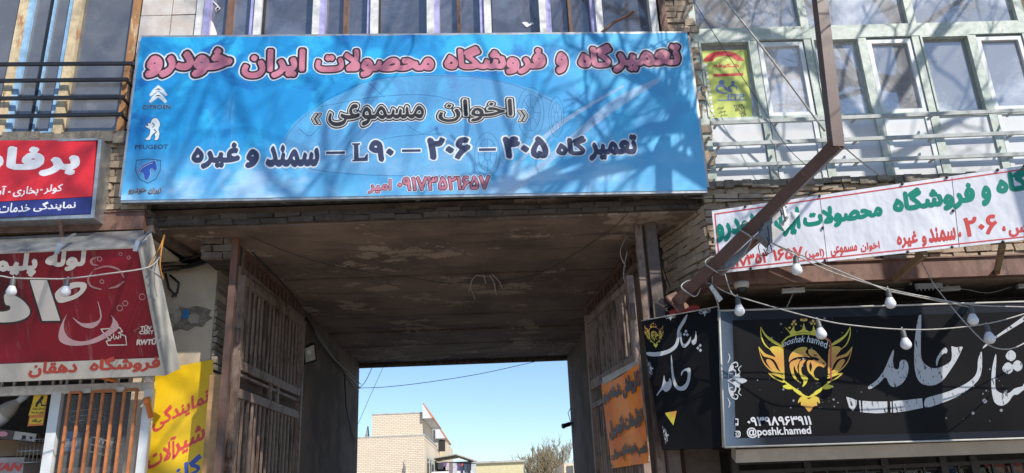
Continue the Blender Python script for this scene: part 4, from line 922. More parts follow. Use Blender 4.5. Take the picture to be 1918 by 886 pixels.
shapes(b, rp, [ccw(smooth(z8([(430, 400), (410, 450), (412, 510), (445, 558), (520, 578), (600, 558), (690, 505), (720, 440), (700, 400), (760, 480), (700, 540), (600, 590), (480, 606), (400, 590), (373, 550), (390, 470)]), 3)), ccw(smooth(z8([(460, 420), (520, 460), (600, 455), (640, 420), (620, 310), (650, 420), (600, 490), (520, 480)]), 3))], [(0, 3)], h=.8)
g = []
for x, y, q in ((764, 365, 18), (800, 335, 16), (908, 293, 19), (636, 52, 14), (770, 20, 10), (822, 42, 10), (650, 196, 12)): g += stroke(z8(circ(x, y, q, 14)), 1.6, True)
for pts in ([(592, 130), (562, 180), (582, 225), (645, 245)], [(695, 240), (750, 225), (790, 195)], [(600, 120), (680, 98), (760, 120), (790, 170)]): g += stroke(z8(pts), [1.5, 4, 2.5])
g += stroke(z8([(628, 36), (585, 55), (590, 85), (628, 92)]), [1, 5, 1])
shapes(b, rp, g, [(0, 5)], h=.6, base=.002)
b.build('printed_swirls', zw_, rs)
b = MB()
shapes(b, rp, stroke(z8([(645, 500), (765, 490), (782, 515), (755, 522), (802, 545), (808, 600), (690, 602), (678, 576), (706, 570), (672, 540)]), 2.0, True), [(0, 1)], h=.5)
word(b, rp, 'ایران', 201, 227, 625, 636, [(.03, 1)], slope=-.03, res=34)
word(b, rp, 'TÜV', 263, 284, 609, 619, [(.045, 1)], rtl=False, slope=-.03, res=34); word(b, rp, 'CERT', 261, 288, 619, 626, [(.04, 1)], rtl=False, slope=-.03, res=34); word(b, rp, 'RWTÜV', 256, 301, 633, 646, [(.055, 1)], rtl=False, slope=-.03, res=34)
shapes(b, rp, stroke(z8([(868, 520), (855, 508), (890, 492)]), .8) + stroke(z8([(985, 520), (1010, 506), (970, 488)]), .8), [(0, 5)], h=.4)
b.build('quality_marks', zw_, rs)
b = MB(); word(b, rp, 'فروشگاه', 168, 301, 667, 698, [(.0, 6)], slope=-.045, nib=(.04, .05)); word(b, rp, 'دهقان', 54, 145, 676, 706, [(.0, 6)], slope=-.045, nib=(.04, .05)); b.build('owner_lettering', zw_, rs)
b = MB()
for dx in (0, -.62):
    a = rq(268, 452, .03) + np.array((dx - .03, -.02, .0)); b.bar(a, a + np.array((.035, .12, .12)), .035, .012); b.bar(a, a + np.array((-.015, .0, -.09)), .034, .012)
build_each(b, 'bracket', m_galv, rs)

# ================================================================ small red box sign, upper left
b2 = thing('shop_sign', P(90, 400, 6.2), 'bright red box sign with white Persian letters above a navy strip', 'sign')
gp = Plane.three(P(183, 262, 6.2), P(172, 400, 6.2), P(183, 262, 6.2) + np.array((-1, -.03, 0)))
b = MB(); quadslab(b, gp, [(172, 368), (-120, 384), (-120, 264), (180, 262)], .02); b.build('red_panel', simple('bright_red_print', (.62, .022, .03), .4, var=.12), b2)
b = MB(); quadslab(b, gp, [(169, 400), (-120, 412), (-120, 385), (172, 369)], .02); b.build('navy_strip', simple('navy_strip_print', (.03, .04, .2), .4), b2)
b = MB(); A_, B_ = gp(184., 261.), gp(170., 402.); sh = np.array((.0, .2, 0)); o_ = np.array((.03, 0, 0))
b.hexa([B_, B_ + o_, B_ + o_ + sh, B_ + sh, A_, A_ + o_, A_ + o_ + sh, A_ + sh]); dn = np.array((0, 0, -.03)); lf_ = np.array((-2, 0, 0)); b.hexa([B_ + dn, B_ + dn + o_, B_ + sh + dn + o_, B_ + sh + dn + lf_, B_, B_ + o_, B_ + sh + o_, B_ + sh + lf_][:8] if False else [B_ + dn + lf_, B_ + dn + o_, B_ + dn + sh + o_, B_ + dn + sh + lf_, B_ + lf_ - dn * .05, B_ + o_ - dn * .05, B_ + sh + o_ - dn * .05, B_ + sh + lf_ - dn * .05])
a = gp(183., 261., .004); b.bar(a, a + lf_, .012, .02); b.build('box_frame', m_alu, b2)
b = MB(); word(b, gp, 'برفاب', -95, 150, 274, 330, [(.0, 0)], slope=-.0, nib=(.05, .06)); word(b, gp, 'کولر', 83, 117, 345, 363, [(.022, 0)], slope=-.05); word(b, gp, '-', 75, 80, 354, 357, [(.03, 0)], rtl=False); word(b, gp, 'بخاری', 25, 72, 349, 368, [(.022, 0)], slope=-.05); word(b, gp, '-', 15, 20, 358, 361, [(.03, 0)], rtl=False); word(b, gp, 'آبگرمکن', -70, 11, 350, 371, [(.022, 0)], slope=-.05); word(b, gp, 'نمایندگی', 63, 142, 377, 395, [(.022, 0)], slope=-.05); word(b, gp, 'خدمات', -2, 57, 380, 398, [(.022, 0)], slope=-.05)
b.build('lettering', m_w, b2)
b = MB(); b.bar(P(112, 408, 6.3), P(132, 421, 6.37), .03, .03); b.bar(P(112, 412, 6.25), P(118, 455, 6.33), .03, .012); build_each(b, 'bracket', m_rustbeam, b2)

# ================================================================ yellow hand painted sheet on the pillar
yp = Plane((0, W2 - .03, 0), (0, -1, 0))
ys = thing('sign', P(330, 886, W2), 'yellow sheet with red hand painted Persian letters on the pillar', 'sign')
b = MB(); quadslab(b, yp, [(383, 960), (262, 966), (292, 694), (399, 673)], .012); b.build('yellow_sheet', simple('yellow_paint', (.78, .5, .008), .45, var=.1, scale=5, dirt=((.6, .36, .02), 3, .64)), ys)
b = MB(); word(b, yp, 'نمایندگی', 286, 391, 748, 786, [(.034, 0)], slope=-.5, skew=.0); word(b, yp, 'شیر', 322, 384, 806, 847, [(.034, 0)], slope=-.5, skew=0); word(b, yp, 'آلات', 276, 330, 828, 868, [(.034, 0)], slope=-.5, skew=0); word(b, yp, 'گازی', 290, 378, 868, 910, [(.034, 1)], slope=-.45, skew=0)
b.build('lettering', [m_redw, m_bluetxt], ys)

# ================================================================ orange banner tied to the right gate
op = Plane.three(ptr(0, 2), ptr(1, 2), ptr(1, 3)); op.p = op.p + op.n * .04
zO = S2(1110, 670, .2439)
oc = thing('banner', op(1180., 870.), 'orange cloth banner with black Persian lettering tied on the right gate', 'banner')
m = MT('orange_cloth', (1.0, .27, .008), .5); m.mix((.85, .19, .012), m.noise(3, 4, .5, .4, .65)); m.bump(m.noise(2.5, 3, .5, .2, .8, (1, 1, 2.2)), .25, .03)
ocq = zO([(148, 850), (437, 806), (350, 28), (300, 105), (62, 200)])
b = MB(); ocq = zO([(148, 850), (437, 806), (350, 22), (64, 198)]); NX, NZ = 14, 22; vs_ = []
for j in range(NZ + 1):
    for i in range(NX + 1):
        u_, v_ = i / NX, j / NZ; a = np.array(ocq[0]) * (1 - u_) + np.array(ocq[1]) * u_; c = np.array(ocq[3]) * (1 - u_) + np.array(ocq[2]) * u_
        q = a * (1 - v_) + c * v_; q[1] += 9 * math.sin(math.pi * u_) * v_ ** 6
        vs_.append(op(q[0], q[1], .006 * math.sin(u_ * 9 + v_ * 3)))
b.add(vs_, [(j * (NX + 1) + i, j * (NX + 1) + i + 1, (j + 1) * (NX + 1) + i + 1, (j + 1) * (NX + 1) + i) for j in range(NZ) for i in range(NX)], 0, True); b.build('cloth', m.m, oc)
mk = [flat('faded_black_print', (.02, .01, .01)), flat('pale_orange_outline', (.8, .36, .16))]
b = MB(); OL = [(.0, 0)]
for t, x0, x1, y0, y1, sl_ in (('کارواش', 225, 358, 120, 290, -.62), ('،', 206, 218, 255, 290, -.4), ('شیشه', 130, 208, 205, 320, -.5), ('دودی', 76, 130, 265, 360, -.45), ('تزئینات', 238, 382, 400, 560, -.55), ('اتومبیل', 122, 232, 462, 622, -.5), ('نصب', 338, 414, 640, 762, -.22), ('سیستم', 228, 332, 650, 785, -.22), ('صوتی', 140, 222, 700, 785, -.2)):
    (xa, ya), (xb, yb) = zO([(x0, y0), (x1, y1)]); word(b, op, t, xa, xb, ya, yb, OL, slope=sl_, skew=.14, ref=.0, base=.012, nib=(.06, .075))
b.build('lettering', mk, oc)
b = MB(); 
for x, y in ((1127, 720), (1196, 680), (1215, 864), (1147, 875)): b.tube(sag(op(x, y, .01), op(x + rng.uniform(-4, 4), y - 10, -.02), -.01, 5), .004, 4)
b.build('tie', m_cable_w, oc)
b = MB(); quadslab(b, op, [(1129, 722), (1128, 708), (1190, 676), (1192, 684)], .004, 0, .0); b.build('plate', m_sidegrey, None, 'pale metal strip on the gate rail just above the orange banner', 'sign strip')

# ================================================================ lime poster in the office window
ep = Plane((0, 6.448, 0), (0, -1, 0)); zE = S2(1300, 80, .1807)
pt = thing('poster', P(1360, 228, 6.44), 'lime green language school poster in the first green framed window', 'poster')
b = MB(); quadslab(b, ep, zE([(155, 812), (612, 800), (548, 72), (60, 82)]), .002); b.build('sheet', simple('lime_print', (.56, .62, .15), .25, var=.12, scale=2), pt)
em = [m_redp, m_blueh, m_blk, m_w, flat('grey_blue_print', (.16, .22, .38)), flat('pale_lime', (.7, .74, .2))]
b = MB()
arc_ = [(95, 190), (150, 130), (230, 95), (330, 88), (430, 110), (515, 180)]
shapes(b, ep, [ccw(smooth(zE([(95, 192), (140, 130), (220, 92), (320, 85), (420, 105), (520, 182), (440, 182), (390, 150), (310, 138), (230, 150), (190, 190)]), 3))], [(0, 0)], h=.5)
shapes(b, ep, stroke(zE([(260, 195), (310, 165), (360, 190)]), 3.0), [(0, 5)], h=.5)
word(b, ep, 'شکوفه', *[zE([(200, 225)])[0][0], zE([(470, 0)])[0][0], zE([(0, 215)])[0][1], zE([(0, 265)])[0][1]], [(.03, 0)], res=30)
shapes(b, ep, [ccw(zE([(200, 325), (510, 312), (512, 338), (202, 352)]))], [(0, 0)], h=.5)
shapes(b, ep, [circ(*zE([(288, 412)])[0], 5.2, 14), circ(*zE([(403, 414)])[0], 3.7, 14)] + stroke(zE([(350, 520), (290, 520), (240, 490), (245, 455), (300, 445), (345, 490), (390, 500), (360, 470), (395, 442), (440, 460), (440, 490)]), [1.5, 4.5, 5, 4, 4, 3, 1.5]), [(0, 4)], h=.45)
(xa, ya), (xb, yb) = zE([(345, 530), (528, 588)]); word(b, ep, 'ETP', xa, xb, ya, yb, [(.05, 3), (.025, 4)], rtl=False, ital=.25, res=40)
shapes(b, ep, [ccw(zE([(245, 592), (545, 585), (546, 597), (246, 604)]))], [(0, 4)], h=.4)
for i, t in enumerate(('TOEFL', 'IELTS', 'GRE', 'KET', 'PET')):
    (xa, ya), (xb, yb) = zE([(410 + i * 18 + (0 if i < 2 else 25), 640 + i * 35), (520 + i * 8, 672 + i * 35)]); word(b, ep, t, xa, xb, ya, yb, [(.02, 2)], rtl=False, res=28, slope=-.1)
for i, t in enumerate(('کودک', 'نوجوان', 'بزرگسال', 'آنلاین')):
    (xa, ya), (xb, yb) = zE([(240 + i * 15, 662 + i * 36), (310 + i * 18, 694 + i * 36)]); word(b, ep, t, xa, xb, ya, yb, [(.016, 2)], res=26, slope=-.15)
for i in range(14):
    x, y = 105 + i * 6.4, 215 + i * 43; shapes(b, ep, [ccw(zE([(x, y), (x + 26, y - 2), (x + 28, y + 28), (x + 2, y + 30)]))], [(0, 3)], h=.4); 
b.build('lettering', em, pt)
# ================================================================ rusty bent pole bracket with floodlight
YE = 5.0
EL = P(1566, 272, YE); LO = P(1268, 566, 6.42); TP = P(1531, -40, YE); TP = TP + (TP - EL) * .6
pk = thing('pole_bracket', LO, 'rusty brown square tube bent at an elbow, running up past the white banner', 'pole')
b = MB(); b.bar(LO, EL, .088, .088, up=(0, -.6, 1)); b.build('arm', m_pole, pk)
b = MB(); b.bar(EL - (TP - EL) * .012, TP, .082, .09, up=(0, 1, 0)); b.build('upright', m_pole, pk)
dA = unit(EL - LO)
MB().bar(LO - dA * .005, LO + dA * .012, .17, .17, up=(0, -.6, 1)).build('base_plate', m_rustbeam, pk)
MB().bar(EL - dA * .07, EL + dA * .02, .094, .094, up=(0, -.6, 1)).build('weld_collar', m_pole, pk)
def onarm(t, off=(0, 0, 0)): return LO + (EL - LO) * t + np.array(off)
b = MB()
for t in (.1, .27, .5):
    q = onarm(t); b.tube([q + np.array((.075 * math.cos(a), -.02 + .03 * math.sin(a), .075 * math.sin(a))) + dA * .02 * math.sin(a * 2) for a in np.linspace(0, 2 * math.pi, 15)], .006, 5)
b.tube(sag(onarm(.27, (0, -.06, -.06)), onarm(.5, (0, -.06, -.07)), .08), .004, 5)
build_each(b, 'wire_tie', m_cable_w, pk)
b = MB(); b.bar(P(1348, 512, 6.0), P(1432, 436, 5.72), .045, .045); bo = b.build('rod', rusty('blue_grey_rod', (.2, .24, .28), (.16, .07, .04), .5), None, 'short blue grey rod wired underneath the rusty pole arm', 'rod')
fl = thing('floodlight', P(1450, 440, 5.62), 'grey floodlight clamped under the rusty pole arm in front of the white banner', 'floodlight')
FP = Plane(P(1450, 430, 5.58), (.25, -1, .2))
b = MB(); quadslab(b, FP, [(1442, 458), (1466, 434), (1438, 414), (1422, 438)], .06); quadslab(b, FP, [(1428, 432), (1466, 402), (1462, 390), (1432, 415)], .05, 0, .01); b.build('body', simple('grey_cast_housing', (.2, .2, .2), .5, .2, var=.25), fl)
b = MB(); quadslab(b, FP, [(1470, 433), (1499, 399), (1480, 396), (1462, 420)], .012, 0, .012); b.build('lens_panel', simple('grey_white_lens', (.45, .46, .47), .3), fl)
b = MB(); b.bar(FP(1466, 386, .02), FP(1472, 412, .02), .014, .05); b.bar(FP(1458, 382, -.05), FP(1468, 388, .03), .05, .012); b.lathe([(.012, 0), (.012, .02), (0, .022)], FP(1472, 409, .045), FP.n, 10); b.build('bracket', m_galv, fl)
b = MB()
for pts in ([(1438, 424), (1441, 450), (1436, 470)], [(1436, 478), (1424, 478), (1420, 462), (1428, 448)], [(1436, 444), (1444, 462), (1446, 472), (1438, 476)], [(1430, 466), (1437, 479)]):
    b.tube([FP(x, y, .05 + .01 * i) for i, (x, y) in enumerate(pts)], .004, 5)
build_each(b, 'loose_wire', m_cable_b, fl)
b = MB(); q = [P(1333, 532, 6.3), P(1354, 560, 6.32), P(1347, 566, 6.32), P(1328, 538, 6.3)]; b.slab(q, (0, -1, 0), .006); b.bar(P(1322, 530, 6.36), P(1340, 534, 6.31), .05, .006); b.build('steel_strap', m_galv, None, 'bent galvanised strap under the right end of the rusty pole arm', 'bracket')

# ================================================================ bulbs and their strings
def cable(name, pts, rad, mt, label, cat='cable', seg=6, group=None, extra=()):
    b = MB(); 
    sm = []
    p = [np.array(q, float) for q in pts]
    for i in range(len(p) - 1):
        a, bb, c, d = p[max(i - 1, 0)], p[i], p[i + 1], p[min(i + 2, len(p) - 1)]
        for j in range(5):
            t = j / 5; sm.append(.5 * (2 * bb + (c - a) * t + (2 * a - 5 * bb + 4 * c - d) * t * t + (3 * bb - a - 3 * c + d) * t ** 3))
    sm.append(p[-1]); b.tube(sm, rad, seg)
    for e in extra: b.tube([np.array(q, float) for q in e], rad, seg)
    return b.build(name, mt, None, label, cat, group)
def pp(l): return [P(x, y, Y) for x, y, Y in l]
cable('string_cable', pp([(1446, 455, 5.68), (1490, 478, 5.75), (1565, 512, 5.85), (1663, 541, 5.9), (1740, 557, 5.92), (1821, 571, 5.95), (1918, 575, 5.95), (2010, 578, 5.95)]), .005, m_cable_w, 'pale bulb string cable running right from the pole floodlight', 'cable', extra=[pp([(1452, 458, 5.68), (1663, 545, 5.9), (1821, 576, 5.95)])])
cable('string_cable', pp([(1340, 536, 6.3), (1381, 555, 6.1), (1533, 598, 5.95), (1612, 611, 5.95), (1692, 617, 5.95), (1765, 616, 5.95), (1850, 606, 5.95), (1918, 588, 5.95), (2000, 560, 6)]), .0048, m_cable_w, 'lowest pale bulb string cable sagging across the black sign')
cable('string_cable', pp([(1727, 492, 6.2), (1748, 530, 6.05), (1772, 562, 6), (1810, 607, 5.95), (1850, 645, 5.9), (1885, 654, 5.9), (1918, 643, 5.95), (1960, 610, 6)]), .0048, m_cable_w, 'pale cable hanging steeply from the second banner strut over the black sign')
cable('string_cable', pp([(-60, 512, 5.9), (0, 517, 5.9), (25, 521, 5.9), (75, 522, 5.9), (126, 522, 5.9), (200, 513, 5.95), (277, 501, 6.0), (300, 480, 6.15)]), .006, m_cable_w, 'white bulb string cable looped across the dark red sign', extra=[pp([(277, 501, 6.0), (306, 524, 6.3)])])
def make_bulb():
    t = thing('light_bulb', (0, 0, 0), 'x', 'light bulb', 'bulbs on the strings outside the shops')
    MB().lathe([(0, 0), (.016, -.002), (.023, -.02), (.024, -.07), (.026, -.075), (0, -.078)], seg=16).build('base', m_bulbcap, t)
    MB().lathe([(.024, -.0751), (.028, -.082), (.043, -.115), (.0465, -.132), (.043, -.15), (.03, -.166), (.012, -.174), (0, -.175)], seg=20).build('dome', m_bulb, t)
    MB().tube([(0, 0, -.003), (.004, 0, .012), (-.003, 0, .02)], .005, 6).build('wire', m_cable_w, t)
    return t
proto = None
BL = [(1490, 479, 5.75, 4, 'white bulb hanging in front of the lower edge of the white banner'), (1381, 556, 6.1, -2, 'white bulb hanging at the left corner of the black sign'), (1663, 541, 5.9, -5, 'white bulb over the top edge of the black sign, below the banner strut'),
      (1531, 599, 5.95, 6, 'white bulb hanging in front of the gold crown of the lion crest'), (1690, 617, 5.95, 2, 'shaded bulb hanging left of the tall white stroke on the black sign'), (1818, 573, 5.95, -6, 'white bulb hung from the upper cable at the right of the black sign'), (1847, 608, 5.95, -12, 'tilted bulb just right of where the cables cross on the black sign'),
      (25, 521, 5.9, 3, 'white bulb hanging in front of the dark red sign near the frame edge'), (127, 522, 5.9, 2, 'white bulb hanging in front of the ring shaped letter on the dark red sign')]
for i, (x, y, Y, tilt, lab) in enumerate(BL):
    o = make_bulb() if i == 0 else copy_tree(proto); proto = proto or o
    o.location = P(x, y, Y); o.rotation_euler = (0, R(tilt), R(i * 40)); o['label'] = lab; o.scale = (.9, .9, .9)
    if y < 530 and x < 200: o.scale = (.82, .82, .82)

# ================================================================ under the right soffit
ZS = 3.338
q = PZ(1388, 529, ZS); t = thing('security_camera', q, 'white dome security camera on the tan soffit', 'camera')
MB().lathe([(0, 0), (.062, 0), (.064, -.02), (.058, -.045), (.042, -.05)], q, (0, 0, 1), 20).build('housing', simple('off_white_plastic', (.5, .47, .43), .5, var=.15), t); MB().lathe([(.043, -.046), (.042, -.06), (.03, -.08), (0, -.088)], q, (0, 0, 1), 20).build('dome', m_black, t)
def lamp(x0, x1, y, lab, lit=False):
    a, c = PZ(x0, y, ZS - .03), PZ(x1, y - (x1 - x0) * .06, ZS - .03)
    t = thing('tube_lamp', a, lab, 'lamp', 'small lamps under the soffit')
    MB().bar(a, c, .045, .03).build('body', m_sidegrey, t); MB().bar(a + (0, 0, -.019), c + (0, 0, -.019), .036, .012).build('diffuser', m_panelw, t)
    m_ = (a + c) / 2; MB().bar(m_ + (0, 0, .012), m_ + (0, 0, .03), .03, .03, up=(1, 0, 0)).build('clip', m_galv, t)
lamp(1464, 1506, 545, 'small grey tube lamp under the soffit between the dome camera and the black floodlight'); lamp(1752, 1797, 542, 'small white tube lamp under the soffit beside the black floodlight'); lamp(1905, 1950, 536, 'small tube lamp under the soffit at the right frame edge')
q = PZ(1728, 540, ZS - .06); t = thing('floodlight', q, 'black ribbed floodlight mounted under the soffit', 'floodlight')
b = MB(); b.box(q[0] - .12, q[0] + .12, q[1] - .1, q[1] + .1, q[2] - .03, q[2] + .02); 
for i in range(7): b.box(q[0] - .11 + i * .034, q[0] - .1 + i * .034, q[1] - .1, q[1] + .1, q[2] - .045, q[2] - .03)
b.build('housing', m_black, t); b = MB(); b.box(q[0] - .1, q[0] - .085, q[1], q[1] + .03, q[2] + .02, ZS); b.box(q[0] + .085, q[0] + .1, q[1], q[1] + .03, q[2] + .02, ZS); b.build('bracket', m_galv, t)
cable('lamp_wire', [PZ(1506, 543, ZS - .02), PZ(1600, 543, ZS - .02), PZ(1705, 541, ZS - .02), PZ(1797, 541, ZS - .03), PZ(1850, 549, ZS - .07), PZ(1895, 537, ZS - .02)], .004, m_cable_w, 'thin wire linking the small lamps along the soffit')
cable('lamp_wire', [PZ(1486, 548, ZS - .04), P(1474, 575, 6.42)], .005, m_cable_w, 'short wire dropping from the first tube lamp to the black sign')
cable('drop_wire', [P(1335, 505, 6.25), P(1335, 540, 6.36), P(1346, 575, 6.4), P(1345, 600, 6.4)], .006, m_cable_w, 'pale wire dropping from the pole arm to the corner of the black sign')
cable('drop_wire', [P(1356, 508, 6.1), P(1368, 545, 6.1), P(1379, 556, 6.1)], .005, m_cable_w, 'pale wire from the banner corner to the corner bulb')
b = MB(); q = P(1240, 592, 6.85); 
for k in range(4): b.tube([q + np.array((.1 * math.cos(a) + .01 * k, .05 * math.sin(a), .05 + .03 * math.sin(a * 2 + k) + k * .012)) for a in np.linspace(0, 2 * math.pi, 18)], .011, 6)
b.build('cable_coil', m_cable_b, None, 'coil of black cable lying on top of the black side panel', 'cable coil')
b = MB(); q = P(1282, 582, 6.68); b.lathe([(0, -.14), (.03, -.12), (.034, 0), (.03, .1), (.018, .13), (0, .135)], q, (1, -.35, .12), 12); b.build('red_tube', m_red, None, 'red plastic piece lying on the top edge of the black side panel', 'tube')
b = MB(); b.bar(P(1374, 849, 6.52), P(2040, 826, 6.52), .12, .11, up=(0, -.5, 1)); b.build('shutter_box', simple('beige_shutter_box', (.4, .33, .26), .6, var=.15), None, 'long beige shutter box under the black sign', 'shutter box')

# right shop front: dark grille doors with clothes behind
Yg = 7.0
gd = thing('storefront', (4, Yg, 0), 'dark grille doors of the clothes shop under the beige shutter box', 'shop front')
b = MB(); xs_ = [fx(x, 870, Yg) for x in (1375, 1510, 1655, 1765, 1822, 2000)]
for x in xs_: b.box(x - .03, x + .03, Yg - .03, Yg + .03, 0, 1.96)
b.box(xs_[0] + .03, xs_[-1] - .03, Yg - .025, Yg + .025, 1.9, 1.955); b.box(xs_[0] + .03, xs_[-1] - .03, Yg - .025, Yg + .025, 1.82, 1.85); b.build('frame', simple('dark_grille_frame', (.04, .033, .032), .6, var=.3), gd)
b = MB()
for i in range(len(xs_) - 1):
    n = max(2, int((xs_[i + 1] - xs_[i]) / .16))
    for k in range(1, n): x = xs_[i] + (xs_[i + 1] - xs_[i]) * k / n; b.box(x - .008, x + .008, Yg - .012, Yg + .012, 0, 1.82)
    for z in np.arange(.2, 1.8, .055): b.box(xs_[i] + .03, xs_[i + 1] - .03, Yg - .004, Yg + .004, z, z + .006)
b.build('grille', m_black, gd)
b = MB(); b.box(xs_[0], xs_[-1], Yg + .04, Yg + .046, 0, 1.8); o = b.build('glass_pane', MT('dark_shop_glass', (.02, .02, .022), .05).alpha(.35).m, gd)
b = MB()
for i in range(14): x = xs_[0] + .06 + i * .12; b.box(x, x + .08, Yg + .02, Yg + .03, 1.765, 1.772)
b.build('price_rail', m_silver, gd)
cl = [((.5, .1, .07), 1847, 'red garment hanging behind the grille right of the pale one'), ((.6, .57, .5), 1832, 'pale garment hanging behind the dark grille doors'), ((.52, .12, .08), 1868, 'red garment with a pale collar in the middle of the rack behind the grille'), ((.55, .1, .06), 1902, 'last red garment on the rack at the right frame edge'), ((.08, .22, .45), 1772, 'blue garment hanging behind the grille left of the door post')]
for c, x, lab in cl:
    xw = fx(x, 872, 7.3); b = MB(); z1 = 1.86
    b.add([(xw - .09, 7.3, z1 - .7), (xw + .09, 7.3, z1 - .7), (xw + .1, 7.3, z1 - .1), (xw + .03, 7.3, z1), (xw - .03, 7.3, z1), (xw - .1, 7.3, z1 - .1)] + [(xw - .09, 7.36, z1 - .7), (xw + .09, 7.36, z1 - .7), (xw + .1, 7.36, z1 - .1), (xw + .03, 7.36, z1), (xw - .03, 7.36, z1), (xw - .1, 7.36, z1 - .1)], [(0, 1, 2, 3, 4, 5), (11, 10, 9, 8, 7, 6)] + [(i, i + 6, (i + 1) % 6 + 6, (i + 1) % 6) for i in range(6)])
    b.build('garment', simple('garment_cloth', c, .8), None, lab, 'garment', 'clothes hanging in the right shop')

# ================================================================ left shop front and goods
Yl = 7.02
zL = S2(0, 690, .2212)
sf = thing('storefront', P(150, 886, Yl), 'white metal shop window frame under the dark red sign, barred vent above', 'shop front')
def fp(x, y, Y=Yl): q = zL([(x, y)])[0]; return P(q[0], q[1], Y)
b = MB(); b.bar(fp(-600, 218), fp(1300, 152), .05, .075); o = b.build('top_rail', m_white, sf)
b = MB(); b.bar(fp(-600, 118), fp(1290, 62), .04, .03)
for x in (20, 125, 232, 340, 455, 520, 572, 685, 790, 900, 1005, 1105, 1215): b.bar(fp(x, 120 - x * .04), fp(x - 8, 178 - x * .04), .018, .02, up=(0, 1, 0))
b.build('vent_grille', m_sidegrey, sf)
zb_ = .3
def down(p): return np.array((p[0], p[1], zb_))
b = MB(); t0 = fp(496, 200); b.bar(down(t0), t0, .085, .06, up=(0, 1, 0)); t1 = fp(1272, 176); b.bar(down(t1), t1, .075, .06, up=(0, 1, 0)); b.build('window_post', m_pvc, sf)
b = MB(); b.box(t0[0], t1[0], Yl + .01, Yl + .016, zb_, t0[2] - .03); b.build('glass_pane', m_shopglass, sf)
wg = thing('window_grille', fp(800, 190, 6.96), 'orange painted bar grille in front of the shop window', 'grille')
tops = [(595, 205), (686, 200), (787, 195), (876, 190), (970, 185), (1058, 180), (1162, 175)]
for x, y in tops:
    q = fp(x, y, 6.96); MB().box(q[0] - .011, q[0] + .011, 6.95, 6.97, .4, q[2]).build('bar', m_orabar, wg)
for a, c in ((0, 1), (2, 4), (5, 6)): b = MB(); b.bar(fp(*tops[a], 6.94), fp(*tops[c], 6.94), .018, .022); b.build('top_piece', m_orabar, wg)
b = MB(); 
for x, y in ((730, 188), (1015, 176)): q = fp(x, y, 6.985); b.box(q[0] - .045, q[0] + .045, 6.975, 6.99, q[2] - .02, q[2] + .02)
build_each(b, 'fixing_plate', m_panelw, wg)
b = MB(); a, c = fp(1240, 250, 6.93), fp(1275, 400, 6.96); d = unit(c - a); b.tube([a - d * .005, a + d * .05, a + d * .051, c + d * .02], [.03, .03, .023, .023], 14); b.build('orange_pipe', m_ora, None, 'short orange plastic pipe standing beside the yellow sheet', 'pipe')
b = MB(); b.tube([fp(800, 58, 6.9), fp(900, 85, 6.9), fp(985, 108, 6.94)], .018, 10); b.build('orange_pipe', m_ora, None, 'orange pipe lying slanted in front of the small vent under the cream strip', 'pipe')
b = MB(); b.lathe([(0, -.04), (.032, -.035), (.036, 0), (.03, .03), (0, .036)], fp(1268, 80, 6.9), (1, -.6, .1), 14); b.build('pipe_cap', m_panelw, None, 'white round cap at the corner of the cream strip', 'cap')
# goods
q = fp(75, 350, 7.7); ax = unit(fp(0, 400, 7.7) - fp(210, 230, 7.7)); t = thing('light_bulb', q, 'very large white LED bulb hanging slanted inside the dark shop', 'light bulb')
k = .0046 * 1.25
MB().lathe([(0, 0), (.03, 0), (.034, .04), (.03, .1)], fp(235, 215, 7.7), ax, 18).build('base', m_panelw, t); MB().lathe([(.03, .101), (.075, .2), (.085, .26)], fp(235, 215, 7.7), ax, 18).build('heat_sink', m_sidegrey, t); MB().lathe([(.085, .261), (.092, .3), (.088, .37), (.06, .41), (0, .425)], fp(235, 215, 7.7), ax, 18).build('dome', m_bulb, t)
st = thing('sticker', fp(300, 480, 7.08), 'yellow and orange security camera warning sticker at the shop opening', 'sticker'); spn = Plane((0, 7.08, 0), (0, -1, 0))
b = MB(); quadslab(b, spn, zL([(232, 490), (365, 482), (408, 208), (290, 212)]), .002); b.build('sheet', m_ora, st)
b = MB(); shapes(b, spn, [ccw(zL([(240, 400), (375, 385), (402, 216), (294, 220)]))], [(0, 0)], h=.4); shapes(b, spn, [ccw(zL([(248, 470), (362, 466), (370, 415), (256, 422)]))], [(0, 0)], h=.4)
shapes(b, spn, [ccw(zL([(300, 300), (355, 228), (372, 240), (362, 262), (318, 312), (308, 322)])), ccw(zL([(340, 285), (352, 280), (356, 310), (386, 305), (386, 318), (350, 322)])), ccw(zL([(296, 315), (312, 308), (318, 325), (300, 328)]))], [(0, 1)], h=.3, base=.004)
for tx, x0, x1, y0, y1, mi in (('این مکان مجهز به', 275, 378, 332, 352, 1), ('دوربین مدار بسته', 265, 372, 362, 384, 1), ('می باشد', 268, 350, 425, 460, 1)):
    (xa, ya), (xb, yb) = zL([(x0, y0), (x1, y1)]); word(b, spn, tx, xa, xb, ya, yb, [(.03, mi)], res=26, base=.004)
b.build('print', [simple('yellow_print', (.75, .5, .02), .4), m_blk], st)
def carton(name, px, Y, depth, mt, label, cat='box'):
    t = thing(name, P(px[0][0], px[0][1], Y), label, cat); pl = Plane((0, Y, 0), (0, -1, 0)); b = MB(); quadslab(b, pl, px, depth); b.build('carton', mt, t); return t, pl
t, pl = carton('carton', zL([(-300, 560), (292, 628), (318, 552), (-300, 480)]), 7.6, .4, simple('dark_print_carton', (.1, .075, .065), .6, var=.4), 'long dark printed carton lying on the stacked goods inside the left shop')
